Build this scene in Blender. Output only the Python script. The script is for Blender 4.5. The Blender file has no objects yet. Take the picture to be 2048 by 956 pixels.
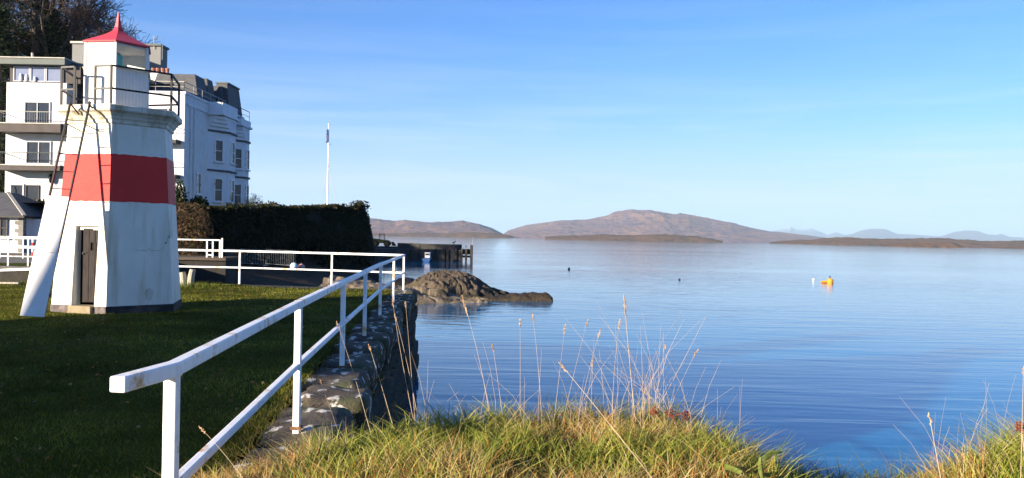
import bpy, bmesh, math, random
import numpy as np
from mathutils import Vector, Matrix, noise as mnoise

random.seed(7)
rng = np.random.default_rng(11)
R = math.radians
sc = bpy.context.scene
col = sc.collection

# ------------------------------------------------------------------ camera
F = 1654.0                      # focal length in photo pixels (2048 wide)
CAMZ = 1.6
cam_d = bpy.data.cameras.new('camera'); cam = bpy.data.objects.new('camera', cam_d); col.objects.link(cam)
cam_d.sensor_width = 36.0; cam_d.lens = 36.0 * F / 2048.0
cam_d.clip_start = 0.05; cam_d.clip_end = 90000
ROT = (Matrix.Rotation(R(90 - 0.13), 3, 'X') @ Matrix.Rotation(R(1.08), 3, 'Z'))
cam.matrix_world = Matrix.Translation((0, 0, CAMZ)) @ ROT.to_4x4()
sc.camera = cam

# ------------------------------------------------------------------ sun, sky, exposure
SUN_AZ, SUN_EL = 50.0, 14.0     # the light travels SUN_AZ degrees right of straight ahead
L = Vector((math.sin(R(SUN_AZ)) * math.cos(R(SUN_EL)), math.cos(R(SUN_AZ)) * math.cos(R(SUN_EL)), -math.sin(R(SUN_EL))))
sd = bpy.data.lights.new('sun', 'SUN'); sun = bpy.data.objects.new('sun', sd); col.objects.link(sun)
sd.energy = 5.0; sd.angle = R(0.55); sd.color = (1.0, 0.86, 0.68)
sun.rotation_euler = L.to_track_quat('-Z', 'Y').to_euler()
sun.location = (-30, -30, 40)

TINT = (0.34, 0.74, 1.42, 1)          # a clear cold winter sky
VEIL = (4.4, 5.1, 6.5, 1); CIRRUS = (5.6, 6.2, 7.0, 1)
world = bpy.data.worlds.new('World'); sc.world = world; world.use_nodes = True
nt = world.node_tree; nt.nodes.clear()
def N(t, **k):
    n = nt.nodes.new(t)
    for a, v in k.items(): setattr(n, a, v)
    return n
sky = N('ShaderNodeTexSky', sky_type='NISHITA'); sky.sun_disc = False
sky.sun_elevation = R(SUN_EL); sky.sun_rotation = R(180 + SUN_AZ)
sky.air_density = 1.0; sky.dust_density = 0.15; sky.ozone_density = 1.5
tc = N('ShaderNodeTexCoord')
# thin streaks of cirrus low in the sky
sep = N('ShaderNodeSeparateXYZ'); nt.links.new(tc.outputs['Generated'], sep.inputs[0])
mp = N('ShaderNodeMapping'); mp.inputs['Scale'].default_value = (1.5, 1.5, 24); mp.inputs['Rotation'].default_value = (0.0, 0.035, 0.3)
nt.links.new(tc.outputs['Generated'], mp.inputs[0])
nz = N('ShaderNodeTexNoise'); nz.inputs['Scale'].default_value = 1.6; nz.inputs['Detail'].default_value = 7; nz.inputs['Roughness'].default_value = 0.58; nz.inputs['Distortion'].default_value = 0.5
nt.links.new(mp.outputs[0], nz.inputs['Vector'])
cr = N('ShaderNodeValToRGB'); cr.color_ramp.elements[0].position = 0.44; cr.color_ramp.elements[1].position = 0.8
nt.links.new(nz.outputs['Fac'], cr.inputs[0])
band = N('ShaderNodeValToRGB'); e = band.color_ramp.elements
e[0].position = 0.0; e[0].color = (0.5, 0.5, 0.5, 1); e[1].position = 0.30; e[1].color = (0.02, 0.02, 0.02, 1)
x = e.new(0.1); x.color = (0.62, 0.62, 0.62, 1); x = e.new(0.19); x.color = (0.16, 0.16, 0.16, 1)
nt.links.new(sep.outputs['Z'], band.inputs[0])
mul = N('ShaderNodeMath', operation='MULTIPLY'); nt.links.new(cr.outputs[0], mul.inputs[0]); nt.links.new(band.outputs[0], mul.inputs[1])
tint = N('ShaderNodeMixRGB', blend_type='MULTIPLY'); tint.inputs[0].default_value = 1.0; tint.inputs[2].default_value = TINT
nt.links.new(sky.outputs[0], tint.inputs[1])
# pale sea-level air low over the horizon, the same all the way round
veil = N('ShaderNodeValToRGB'); ve = veil.color_ramp.elements
ve[0].position = 0.0; ve[0].color = (.75, .75, .75, 1); ve[1].position = 0.23; ve[1].color = (0, 0, 0, 1)
x = ve.new(0.07); x.color = (.62, .62, .62, 1); x = ve.new(0.14); x.color = (.18, .18, .18, 1)
nt.links.new(sep.outputs['Z'], veil.inputs[0])
mixv = N('ShaderNodeMixRGB'); mixv.inputs[2].default_value = VEIL
nt.links.new(veil.outputs[0], mixv.inputs[0]); nt.links.new(tint.outputs[0], mixv.inputs[1])
mix = N('ShaderNodeMixRGB'); mix.inputs[2].default_value = CIRRUS
nt.links.new(mul.outputs[0], mix.inputs[0]); nt.links.new(mixv.outputs[0], mix.inputs[1])
bg = N('ShaderNodeBackground'); bg.inputs['Strength'].default_value = 0.051
nt.links.new(mix.outputs[0], bg.inputs['Color'])
out = N('ShaderNodeOutputWorld'); nt.links.new(bg.outputs[0], out.inputs['Surface'])

sc.render.engine = 'CYCLES'
sc.cycles.use_denoising = True
sc.cycles.max_bounces = 8; sc.cycles.transparent_max_bounces = 12; sc.cycles.volume_bounces = 0
sc.view_settings.view_transform = 'Standard'; sc.view_settings.look = 'None'
sc.view_settings.exposure = 1.66; sc.view_settings.gamma = 1.0
sc.view_settings.use_curve_mapping = False

# ------------------------------------------------------------------ helpers
def W(px, py, d):
    """photo pixel + distance (metres ahead) -> world point"""
    v = ROT @ Vector(((px - 1024.0) / F, (478.0 - py) / F, -1.0))
    v *= d / v.y
    return Vector((v.x, v.y, v.z + CAMZ))
def WX(px, d): return W(px, 470, d).x
def WZ(px, py, d): return W(px, py, d).z

def mk_mat(name):
    m = bpy.data.materials.new(name); m.use_nodes = True
    n = m.node_tree; n.nodes.clear()
    o = n.nodes.new('ShaderNodeOutputMaterial'); b = n.nodes.new('ShaderNodeBsdfPrincipled')
    n.links.new(b.outputs[0], o.inputs['Surface'])
    return m, n, b
def node(n, t, **k):
    x = n.nodes.new(t)
    for a, v in k.items(): setattr(x, a, v)
    return x
def noise_tex(n, scale, detail=5, rough=0.55, stretch=None, coord='Object', dist=0.0):
    t = node(n, 'ShaderNodeTexCoord'); q = node(n, 'ShaderNodeTexNoise')
    q.inputs['Scale'].default_value = scale; q.inputs['Detail'].default_value = detail; q.inputs['Roughness'].default_value = rough
    q.inputs['Distortion'].default_value = dist
    if stretch:
        mm = node(n, 'ShaderNodeMapping'); mm.inputs['Scale'].default_value = stretch
        n.links.new(t.outputs[coord], mm.inputs[0]); n.links.new(mm.outputs[0], q.inputs['Vector'])
    else:
        n.links.new(t.outputs[coord], q.inputs['Vector'])
    return q
def ramp(n, src, p0, p1, c0=(0, 0, 0, 1), c1=(1, 1, 1, 1)):
    r = node(n, 'ShaderNodeValToRGB'); r.color_ramp.elements[0].position = p0; r.color_ramp.elements[1].position = p1
    r.color_ramp.elements[0].color = c0; r.color_ramp.elements[1].color = c1
    n.links.new(src, r.inputs[0]); return r
def mixc(n, fac, a, b):
    m = node(n, 'ShaderNodeMixRGB')
    for s, i in ((fac, 0), (a, 1), (b, 2)):
        if hasattr(s, 'is_linked') or isinstance(s, bpy.types.NodeSocket): n.links.new(s, m.inputs[i])
        else: m.inputs[i].default_value = s if i == 0 else (*s, 1)
    return m.outputs[0]
def bump(n, b, src, strength, dist):
    k = node(n, 'ShaderNodeBump'); k.inputs['Strength'].default_value = strength; k.inputs['Distance'].default_value = dist
    n.links.new(src, k.inputs['Height']); n.links.new(k.outputs[0], b.inputs['Normal']); return k
def surf(name, c1, c2=None, scale=4, rough=0.8, bs=0.3, bd=0.01, bscale=None, stretch=None, p=(0.35, 0.65), spec=0.3, metal=0.0,
         c3=None, s3=1.0, p3=(0.55, 0.62)):
    """two or three tone noise surface with fine relief"""
    m, n, b = mk_mat(name)
    b.inputs['Roughness'].default_value = rough; b.inputs['Metallic'].default_value = metal
    b.inputs['Specular IOR Level'].default_value = spec
    q = noise_tex(n, scale, stretch=stretch)
    out = mixc(n, ramp(n, q.outputs['Fac'], *p).outputs[0], c1, c2 or tuple(v * 0.75 for v in c1))
    if c3:
        q3 = noise_tex(n, s3, 8, 0.65, stretch=stretch)
        out = mixc(n, ramp(n, q3.outputs['Fac'], *p3).outputs[0], out, c3)
    n.links.new(out, b.inputs['Base Color'])
    if bs:
        qb = noise_tex(n, bscale or scale * 6, 6, 0.6)
        bump(n, b, qb.outputs['Fac'], bs, bd)
    return m
def vcol_mat(name, rough=0.7, trans=0.25):
    """leaves and blades: colour from the mesh's own colour attribute"""
    m, n, b = mk_mat(name)
    a = node(n, 'ShaderNodeVertexColor', layer_name='Col')
    n.links.new(a.outputs[0], b.inputs['Base Color']); b.inputs['Roughness'].default_value = rough
    b.inputs['Specular IOR Level'].default_value = 0.06
    if trans:
        t = node(n, 'ShaderNodeBsdfTranslucent'); n.links.new(a.outputs[0], t.inputs[0])
        mx = node(n, 'ShaderNodeMixShader'); mx.inputs[0].default_value = trans
        o = [x for x in n.nodes if x.type == 'OUTPUT_MATERIAL'][0]
        n.links.new(b.outputs[0], mx.inputs[1]); n.links.new(t.outputs[0], mx.inputs[2]); n.links.new(mx.outputs[0], o.inputs['Surface'])
    return m

def root_loc(p):
    v = Vector((0, 0, 0))
    while p is not None:
        v = v + p.location; p = p.parent
    return v
class MB:
    """collects shapes in world coordinates; build() links them as ONE mesh object"""
    def __init__(s): s.v = []; s.f = []
    def add(s, vs, fs):
        o = len(s.v); s.v += [tuple(v) for v in vs]; s.f += [tuple(i + o for i in f) for f in fs]; return s
    def quad(s, a, b, c, d): return s.add([a, b, c, d], [(0, 1, 2, 3)])
    def box(s, x0, x1, y0, y1, z0, z1):
        return s.add([(x0, y0, z0), (x1, y0, z0), (x1, y1, z0), (x0, y1, z0), (x0, y0, z1), (x1, y0, z1), (x1, y1, z1), (x0, y1, z1)],
                     [(0, 3, 2, 1), (4, 5, 6, 7), (0, 1, 5, 4), (1, 2, 6, 5), (2, 3, 7, 6), (3, 0, 4, 7)])
    def obox(s, c, ax, ay, az, hx, hy, hz):
        """box about c on given unit axes"""
        c, ax, ay, az = map(Vector, (c, ax, ay, az)); vs = []
        for k in (-1, 1):
            for i, j in ((-1, -1), (1, -1), (1, 1), (-1, 1)):
                vs.append(c + ax * hx * i + ay * hy * j + az * hz * k)
        return s.add(vs, [(0, 3, 2, 1), (4, 5, 6, 7), (0, 1, 5, 4), (1, 2, 6, 5), (2, 3, 7, 6), (3, 0, 4, 7)])
    def bar(s, a, b, w, h=None, up=(0, 0, 1)):
        """rectangular bar from a to b"""
        a, b = Vector(a), Vector(b); h = h or w; d = (b - a); ln = d.length; d.normalize()
        u = Vector(up)
        if abs(d.dot(u)) > 0.98: u = Vector((0, 1, 0))
        sx = d.cross(u).normalized(); uz = sx.cross(d).normalized()
        return s.obox((a + b) / 2, sx, d, uz, w / 2, ln / 2, h / 2)
    def tube(s, pts, rad, n=6, cap=True):
        pts = [Vector(p) for p in pts]; rad = rad if hasattr(rad, '__len__') else [rad] * len(pts)
        vs = []; fs = []
        for i, p in enumerate(pts):
            d = (pts[min(i + 1, len(pts) - 1)] - pts[max(i - 1, 0)]).normalized()
            u = Vector((0, 0, 1)) if abs(d.z) < 0.95 else Vector((1, 0, 0))
            a = d.cross(u).normalized(); b = a.cross(d)
            for k in range(n):
                t = 2 * math.pi * k / n; vs.append(p + (a * math.cos(t) + b * math.sin(t)) * rad[i])
        for i in range(len(pts) - 1):
            for k in range(n):
                fs.append((i * n + k, i * n + (k + 1) % n, (i + 1) * n + (k + 1) % n, (i + 1) * n + k))
        if cap: fs += [tuple(range(n))[::-1], tuple(range((len(pts) - 1) * n, len(pts) * n))]
        return s.add(vs, fs)
    def lathe(s, c, prof, n=16, a0=0.0):
        """rings (radius, z) about the vertical through c; n = 6 gives hexagonal mouldings"""
        vs = []; fs = []
        for r, z in prof:
            for k in range(n):
                t = a0 + 2 * math.pi * k / n; vs.append((c[0] + r * math.sin(t), c[1] - r * math.cos(t), z))
        for i in range(len(prof) - 1):
            for k in range(n):
                fs.append((i * n + k, i * n + (k + 1) % n, (i + 1) * n + (k + 1) % n, (i + 1) * n + k))
        fs += [tuple(range(n))[::-1], tuple(range((len(prof) - 1) * n, len(prof) * n))]
        return s.add(vs, fs)
    def build(s, name, mat, parent=None, smooth=False, bevel=0.0):
        me = bpy.data.meshes.new(name); o = root_loc(parent)
        me.from_pydata([(v[0] - o.x, v[1] - o.y, v[2] - o.z) for v in s.v], [], s.f)
        me.update(); me.materials.append(mat)
        if bevel:
            bm = bmesh.new(); bm.from_mesh(me)
            bmesh.ops.bevel(bm, geom=[e for e in bm.edges if e.is_manifold and e.calc_face_angle(0) > 0.5], offset=bevel, segments=2, affect='EDGES', profile=0.5)
            bm.to_mesh(me); bm.free()
        if smooth:
            for p in me.polygons: p.use_smooth = True
        ob = bpy.data.objects.new(name, me); col.objects.link(ob); ob.parent = parent
        return ob
def tag(o, label=None, cat=None, group=None, kind=None):
    for k, v in (('label', label), ('category', cat), ('group', group), ('kind', kind)):
        if v: o[k] = v
    return o
def thing(name, loc, label, cat, group=None):
    o = bpy.data.objects.new(name, None); o.empty_display_size = 0.3; col.objects.link(o); o.location = loc
    return tag(o, label, cat, group)
def np_mesh(name, v, f, mat, parent=None, colors=None, smooth=False, kind=None, label=None, cat=None):
    """mesh from arrays of triangles or quads, with one colour per vertex"""
    v = np.asarray(v, dtype=np.float64); f = np.asarray(f)
    o = root_loc(parent)
    me = bpy.data.meshes.new(name)
    me.vertices.add(len(v)); me.vertices.foreach_set('co', (v - np.array(o)).ravel())
    k = f.shape[1]
    me.loops.add(f.size); me.loops.foreach_set('vertex_index', f.ravel().astype(np.int32))
    me.polygons.add(len(f)); me.polygons.foreach_set('loop_start', np.arange(len(f), dtype=np.int32) * k)
    me.polygons.foreach_set('loop_total', np.full(len(f), k, dtype=np.int32))
    if smooth: me.polygons.foreach_set('use_smooth', np.ones(len(f), dtype=bool))
    me.update(calc_edges=True)
    if colors is not None:
        ca = me.color_attributes.new('Col', 'FLOAT_COLOR', 'POINT')
        c4 = np.ones((len(v), 4)); c4[:, :3] = colors; ca.data.foreach_set('color', c4.ravel())
    me.materials.append(mat)
    ob = bpy.data.objects.new(name, me); col.objects.link(ob); ob.parent = parent
    return tag(ob, label, cat, None, kind)
def grid_mesh(name, nu, nv, fn, mat, parent=None, smooth=True, kind=None, label=None):
    v = [fn(i / (nu - 1), j / (nv - 1)) for j in range(nv) for i in range(nu)]
    f = [(j * nu + i, j * nu + i + 1, (j + 1) * nu + i + 1, (j + 1) * nu + i) for j in range(nv - 1) for i in range(nu - 1)]
    return np_mesh(name, v, f, mat, parent, smooth=smooth, kind=kind, label=label)
def pick(colors, n):
    c = np.array(colors)[rng.integers(0, len(colors), n)]
    return np.clip(c * rng.uniform(0.65, 1.35, (n, 1)), 0, 1)
def blades(name, pos, h, width, lean, colors, mat, parent=None, seg=3, droop=0.5, **kw):
    """grass: each blade a narrow bent strip"""
    n = len(pos); a = rng.uniform(0, 2 * np.pi, n)
    wd = np.stack([np.cos(a), np.sin(a), np.zeros(n)], 1)
    b = rng.uniform(0, 2 * np.pi, n); ld = np.stack([np.cos(b), np.sin(b), np.zeros(n)], 1) * (lean * rng.uniform(0.2, 1.3, n))[:, None]
    vs = []; 
    for i in range(seg + 1):
        t = i / seg
        p = pos + ld * h[:, None] * (t ** 1.8) + np.array([0, 0, 1.0]) * (h * (t - droop * np.minimum(1, lean) * 0.5 * t * t))[:, None]
        w = (width * (1 - 0.85 * t ** 1.5))[:, None] * 0.5
        vs += [p - wd * w, p + wd * w]
    V = np.stack(vs, 1).reshape(-1, 3); m = 2 * (seg + 1)
    base = (np.arange(n) * m)[:, None, None]
    q = np.array([[2 * i, 2 * i + 1, 2 * i + 3, 2 * i + 2] for i in range(seg)])[None]
    Fq = (base + q).reshape(-1, 4)
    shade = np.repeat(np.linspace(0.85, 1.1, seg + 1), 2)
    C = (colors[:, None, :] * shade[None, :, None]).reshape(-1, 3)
    return np_mesh(name, V, Fq, mat, parent, colors=C, **kw)
def leaves(name, pos, size, colors, mat, parent=None, flat=0.0, aspect=0.6, **kw):
    """leaf cards: one pointed four-sided leaf at each position, turned at random"""
    n = len(pos)
    a = rng.normal(size=(n, 3)); a[:, 2] *= (1 - flat); a /= np.linalg.norm(a, axis=1)[:, None]
    b = np.cross(a, rng.normal(size=(n, 3))); b /= np.linalg.norm(b, axis=1)[:, None]
    s = size[:, None]
    V = np.stack([pos - a * s, pos + b * s * aspect, pos + a * s, pos - b * s * aspect], 1).reshape(-1, 3)
    Fq = np.arange(4 * n).reshape(n, 4)
    return np_mesh(name, V, Fq, mat, parent, colors=np.repeat(colors, 4, 0), **kw)
def interp(x, xs, ys): return float(np.interp(x, xs, ys))
def fbm(x, y, z=0.0, o=5): return mnoise.fractal(Vector((x, y, z)), 1.0, 2.0, o)

# ------------------------------------------------------------------ materials of the setting
SEA = -2.4
def sea_material():
    m, n, b = mk_mat('sea_water')
    b.inputs['Base Color'].default_value = (0.001, 0.092, 0.20, 1); b.inputs['Roughness'].default_value = 0.04
    b.inputs['Specular Tint'].default_value = (0.6, 0.92, 1.0, 1)
    b.inputs['IOR'].default_value = 1.35
    w1 = noise_tex(n, 0.75, 2, 0.5, (0.22, 1.15, 1), dist=0.6)        # long low swell lines
    w2 = noise_tex(n, 1.7, 3, 0.55, (0.3, 1.1, 1), dist=0.3)         # ripples
    cat = noise_tex(n, 0.012, 3, 0.5, (0.25, 1.6, 1))                # cat's paws: ruffled and calm lanes
    rf = ramp(n, cat.outputs['Fac'], 0.42, 0.66, (0.45, 0.45, 0.45, 1), (1.3, 1.3, 1.3, 1))
    a = node(n, 'ShaderNodeMath', operation='MULTIPLY'); a.inputs[1].default_value = 0.35; n.links.new(w2.outputs['Fac'], a.inputs[0])
    s = node(n, 'ShaderNodeMath', operation='ADD'); n.links.new(w1.outputs['Fac'], s.inputs[0]); n.links.new(a.outputs[0], s.inputs[1])
    t = node(n, 'ShaderNodeMath', operation='MULTIPLY'); n.links.new(s.outputs[0], t.inputs[0]); n.links.new(rf.outputs[0], t.inputs[1])
    tcw = node(n, 'ShaderNodeTexCoord'); sy = node(n, 'ShaderNodeSeparateXYZ'); n.links.new(tcw.outputs['Object'], sy.inputs[0])
    calm = node(n, 'ShaderNodeMapRange')                             # the sound lies calmer away from the shore
    for i_, v_ in (('From Min', 25), ('From Max', 170), ('To Min', 1.0), ('To Max', 0.85)): calm.inputs[i_].default_value = v_
    n.links.new(sy.outputs['Y'], calm.inputs[0])
    t2 = node(n, 'ShaderNodeMath', operation='MULTIPLY'); n.links.new(t.outputs[0], t2.inputs[0]); n.links.new(calm.outputs[0], t2.inputs[1])
    bump(n, b, t2.outputs[0], 1.0, 0.040)
    return m
M = {}
M['sea'] = sea_material()
M['lawn'] = surf('lawn_turf', (0.045, 0.055, 0.008), (0.07, 0.075, 0.012), 1.2, 0.9, 0.9, 0.03, 26, c3=(0.10, 0.085, 0.03), s3=0.7, p3=(0.58, 0.7), spec=0.02)
M['earth'] = surf('bank_earth', (0.05, 0.04, 0.018), (0.07, 0.065, 0.02), 5, 0.95, 0.8, 0.03, spec=0.1)
M['gravel'] = surf('road_gravel', (0.16, 0.15, 0.13), (0.11, 0.10, 0.085), 3, 0.95, 0.5, 0.02, 40)
M['beach'] = surf('shore_shingle', (0.17, 0.13, 0.085), (0.075, 0.06, 0.042), 0.8, 0.9, 1.0, 0.12, 5, c3=(0.035, 0.03, 0.02), s3=0.45, p3=(0.52, 0.6))
def rock_material():
    m, n, b = mk_mat('sea_rock'); b.inputs['Roughness'].default_value = 0.85
    q = noise_tex(n, 1.3, 8, 0.65); l = noise_tex(n, 0.8, 8, 0.65); f_ = noise_tex(n, 7, 8, 0.7, (1, 1, 2.2))
    o = mixc(n, ramp(n, q.outputs['Fac'], 0.36, 0.64).outputs[0], (0.17, 0.125, 0.082), (0.06, 0.045, 0.03))
    o = mixc(n, ramp(n, l.outputs['Fac'], 0.57, 0.66).outputs[0], o, (0.13, 0.11, 0.03))         # yellow lichen
    o = mixc(n, ramp(n, f_.outputs['Fac'], 0.60, 0.70).outputs[0], o, (0.27, 0.22, 0.17))
    t = node(n, 'ShaderNodeTexCoord'); s = node(n, 'ShaderNodeSeparateXYZ'); n.links.new(t.outputs['Object'], s.inputs[0])
    ad = node(n, 'ShaderNodeMath', operation='MULTIPLY_ADD'); ad.inputs[1].default_value = 0.7; n.links.new(q.outputs['Fac'], ad.inputs[0]); n.links.new(s.outputs['Z'], ad.inputs[2])
    o = mixc(n, ramp(n, ad.outputs[0], 0.62, 0.85).outputs[0], (0.022, 0.017, 0.009), o)           # band of bladder wrack at the tide line
    n.links.new(o, b.inputs['Base Color']); bump(n, b, f_.outputs['Fac'], 1.0, 0.3)
    return m
M['rock'] = rock_material()
M['weed'] = surf('wet_weed', (0.028, 0.02, 0.011), (0.05, 0.036, 0.018), 2.5, 0.6, 1.0, 0.08, 8)
M['wood_hill'] = surf('wooded_slope', (0.03, 0.032, 0.013), (0.05, 0.036, 0.018), 0.5, 0.95, 1.0, 0.5, 1.3)

def heather(name, a, b_, c, sc0, snow=None):
    m, n, b = mk_mat(name); b.inputs['Roughness'].default_value = 0.95; b.inputs['Specular IOR Level'].default_value = 0.1
    q = noise_tex(n, sc0, 8, 0.62); q2 = noise_tex(n, sc0 * 3.7, 8, 0.65); q3 = noise_tex(n, sc0 * 14, 4, 0.6)
    o = mixc(n, ramp(n, q.outputs['Fac'], 0.4, 0.62).outputs[0], a, b_)
    o = mixc(n, ramp(n, q2.outputs['Fac'], 0.5, 0.64).outputs[0], o, c)
    o = mixc(n, ramp(n, q3.outputs['Fac'], 0.66, 0.74).outputs[0], o, (0.2, 0.17, 0.14))
    if snow:
        t = node(n, 'ShaderNodeTexCoord'); s = node(n, 'ShaderNodeSeparateXYZ'); n.links.new(t.outputs['Object'], s.inputs[0])
        mr = node(n, 'ShaderNodeMapRange'); mr.inputs['From Min'].default_value = snow[0]; mr.inputs['From Max'].default_value = snow[1]
        n.links.new(s.outputs['Z'], mr.inputs[0]); o = mixc(n, mr.outputs[0], o, (0.8, 0.82, 0.85))
    n.links.new(o, b.inputs['Base Color'])
    bump(n, b, q2.outputs['Fac'], 1.0, 0.16 / sc0)
    return m

# ------------------------------------------------------------------ sea and hills
tag(MB().add([(-34000, -3000, SEA), (34000, -3000, SEA), (34000, 42000, SEA), (-34000, 42000, SEA)], [(0, 1, 2, 3)]).build('sea', M['sea']), kind='structure')

def ridge(name, prof, D, depth, mat, rough=0.14, nu=240, nv=40, seed=0.0, damp=0.75):
    """a range of hills: crest outline from the photograph, foreshore at D metres, crest 'depth' behind it"""
    xs = [p[0] for p in prof]; cr_h = []
    for px, py in prof: cr_h.append(max(0.5, WZ(px, py, D + depth) - SEA))
    def fn(u, v):
        px = xs[0] + (xs[-1] - xs[0]) * u
        h = float(np.interp(px, xs, cr_h))
        t = v * 1.9                                    # 0 shore, 1 crest, 1.9 far side
        d = D + depth * t
        X = WX(px, d)
        s = math.sin(min(t, 1.0) * math.pi / 2) ** 0.85 if t <= 1 else max(-0.1, 1 - (t - 1) * 1.15)
        k = 5.0 / depth
        nn = fbm(X * k * 0.7 + seed, d * k * 0.7, seed, 8)
        gul = abs(fbm(X * k * 2.2 + seed * 3, d * k * 0.6, seed + 9, 6))
        amp = min(t, 1.0) * (1 - damp * max(0, 1 - abs(t - 1) * 2.2))
        z = SEA + h * (s + rough * amp * (nn - 0.5 * gul)) - 0.3
        if v == 0: z = SEA - 3
        return (X, d + fbm(X * k, seed, 3.1) * depth * 0.05 * (1 - min(t, 1)), max(z, SEA - 3))
    return grid_mesh(name, nu, nv, fn, mat, kind='structure')
h1 = heather('heather_hill', (0.23, 0.12, 0.085), (0.075, 0.055, 0.085), (0.33, 0.175, 0.085), 0.0045)
h2 = heather('heather_moor', (0.175, 0.10, 0.10), (0.26, 0.14, 0.085), (0.065, 0.05, 0.08), 0.0035)
h3 = heather('island_bracken', (0.175, 0.10, 0.05), (0.075, 0.058, 0.038), (0.22, 0.12, 0.06), 0.02)
h4 = heather('far_mountain', (0.09, 0.075, 0.07), (0.12, 0.10, 0.08), (0.08, 0.07, 0.07), 0.0008)
h5 = heather('snowy_mountain', (0.12, 0.10, 0.09), (0.14, 0.12, 0.1), (0.10, 0.09, 0.09), 0.0008, snow=(300, 520))
ridge('hill', [(560, 452), (640, 446), (735, 441), (760, 440), (790, 444), (815, 440), (850, 444), (890, 443), (925, 442), (960, 449), (985, 456), (1003, 465), (1012, 472)], 4200, 1300, h1, 0.38, nv=56, seed=1.3)
ridge('hill', [(1004, 470), (1015, 462), (1050, 452), (1090, 444), (1120, 439), (1175, 437), (1205, 431), (1235, 424), (1270, 421), (1320, 424), (1375, 431), (1420, 440), (1460, 446), (1500, 456), (1540, 463), (1590, 468), (1640, 474), (1700, 481)], 5600, 1900, h2, 0.34, nu=320, nv=60, seed=4.7)
ridge('mountain', [(1520, 470), (1550, 461), (1572, 456), (1580, 452), (1590, 458), (1608, 459), (1622, 456), (1640, 463), (1655, 470), (1672, 464), (1690, 470)], 21000, 3500, h5, 0.10, nu=90, nv=20, seed=2.2)
ridge('mountain', [(1660, 474), (1700, 469), (1722, 461), (1745, 457), (1770, 458), (1795, 468), (1830, 469), (1880, 473), (1905, 465), (1930, 461), (1955, 462), (1975, 469), (1990, 470), (2003, 468), (2020, 474), (2100, 476), (2200, 472)], 17000, 3000, h4, 0.10, nu=130, nv=20, seed=7.2)
ridge('low_island', [(600, 466), (735, 466), (800, 466), (845, 464), (880, 467), (930, 464), (980, 465), (1015, 470), (1026, 473)], 2900, 260, h3, 0.28, seed=8.2, nv=20, damp=.2)
ridge('low_island', [(1090, 474), (1120, 471), (1180, 470), (1235, 469), (1270, 470), (1300, 469), (1330, 468), (1360, 469), (1395, 472), (1425, 476), (1446, 482)], 2300, 240, h3, 0.28, seed=5.5, nv=20, damp=.2)
ridge('low_island', [(1540, 484), (1570, 481), (1620, 478), (1650, 475), (1690, 474), (1740, 477), (1800, 477), (1850, 478), (1900, 478), (1930, 480), (1965, 482), (2010, 481), (2060, 482), (2200, 480)], 2100, 300, h3, 0.28, seed=3.3, nv=20, damp=.2)
ridge('low_island', [(1755, 491), (1790, 487), (1830, 484), (1860, 486), (1890, 483), (1910, 485), (1928, 493)], 1500, 90, h3, 0.4, seed=6.1, nv=14, nu=80)
ridge('low_island', [(1935, 495), (1990, 493), (2050, 491), (2200, 490)], 1700, 120, h3, 0.4, seed=6.9, nv=14, nu=60)

# ------------------------------------------------------------------ lawn, quay line
RAILP = [(round(x_ + .013 + .0016 * y_, 4), y_) for x_, y_ in [(-1.43, 3.46), (-1.757, 6.76), (-2.04, 9.92), (-2.30, 12.85), (-2.60, 16.2), (-2.83, 19.6), (-3.15, 23.8)]]
def rail_x(y): return interp(y, [-60, 3.46] + [p[1] for p in RAILP[1:]] + [40], [-1.2, -1.41] + [p[0] for p in RAILP[1:]] + [-4.4])
def yfar(x): return interp(x, [-70, -20, -14, -8.3, -5.3, -3.15, 0], [23.0, 23.6, 24.9, 25.6, 24.95, 24.2, 23.9])
def zlawn(x, y):
    return 0.05 * fbm(x * 0.35, y * 0.35, 2.0, 4) + 0.02 * fbm(x * 1.7, y * 1.7, 5.0, 3) - 0.02
def lawn_pt(u, v):
    y0 = -45 + (v ** 0.75) * 70
    x = -70 + (1 - (1 - u) ** 2.2) * (rail_x(y0) - 0.27 + 70)
    y = -45 + (v ** 0.75) * (yfar(x) - 0.02 + 45)
    return (x, y, zlawn(x, y))
lawn = tag(grid_mesh('lawn', 110, 150, lawn_pt, M['lawn']), kind='structure')

# ------------------------------------------------------------------ the grassy bank in front of the camera
CX = [-2.6, -1.9, -1.5, -1.0, -0.5, 0.2, 0.85, 1.15, 1.45, 1.8, 2.1, 2.4, 2.9, 4, 9, 40]
CZ = [0.0, 0.14, 0.27, 0.40, 0.53, 0.56, 0.54, 0.44, 0.32, 0.28, 0.31, 0.45, 0.55, 0.54, 0.4, 0.2]
def zbank(x, y):
    c = interp(x, CX, CZ)
    yc = 4.35 + 0.15 * math.sin(x * 2.1)
    if y < yc:
        t = max(0.0, min(1.0, (y - 1.6) / (yc - 0.3 - 1.6))); t = t * t * (3 - 2 * t)
        z = c * (0.25 + 0.75 * t)
    else:
        q = y - yc
        z = c - 0.5 * min(q, .35) * min(q, .35) / .35 - max(0, q - .35) * 1.25
    return max(-3.2, z + 0.04 * fbm(x * 2.2, y * 2.2, 1.0, 4) + 0.008)
def bank_pt(u, v):
    x = -2.6 + (u ** 1.6) * 42; y = -12 + 20.5 * (1 - (1 - v) ** 1.3)
    return (x, y, zbank(x, y))
tag(grid_mesh('grass_bank', 90, 90, bank_pt, M['earth']), kind='structure')

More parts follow.
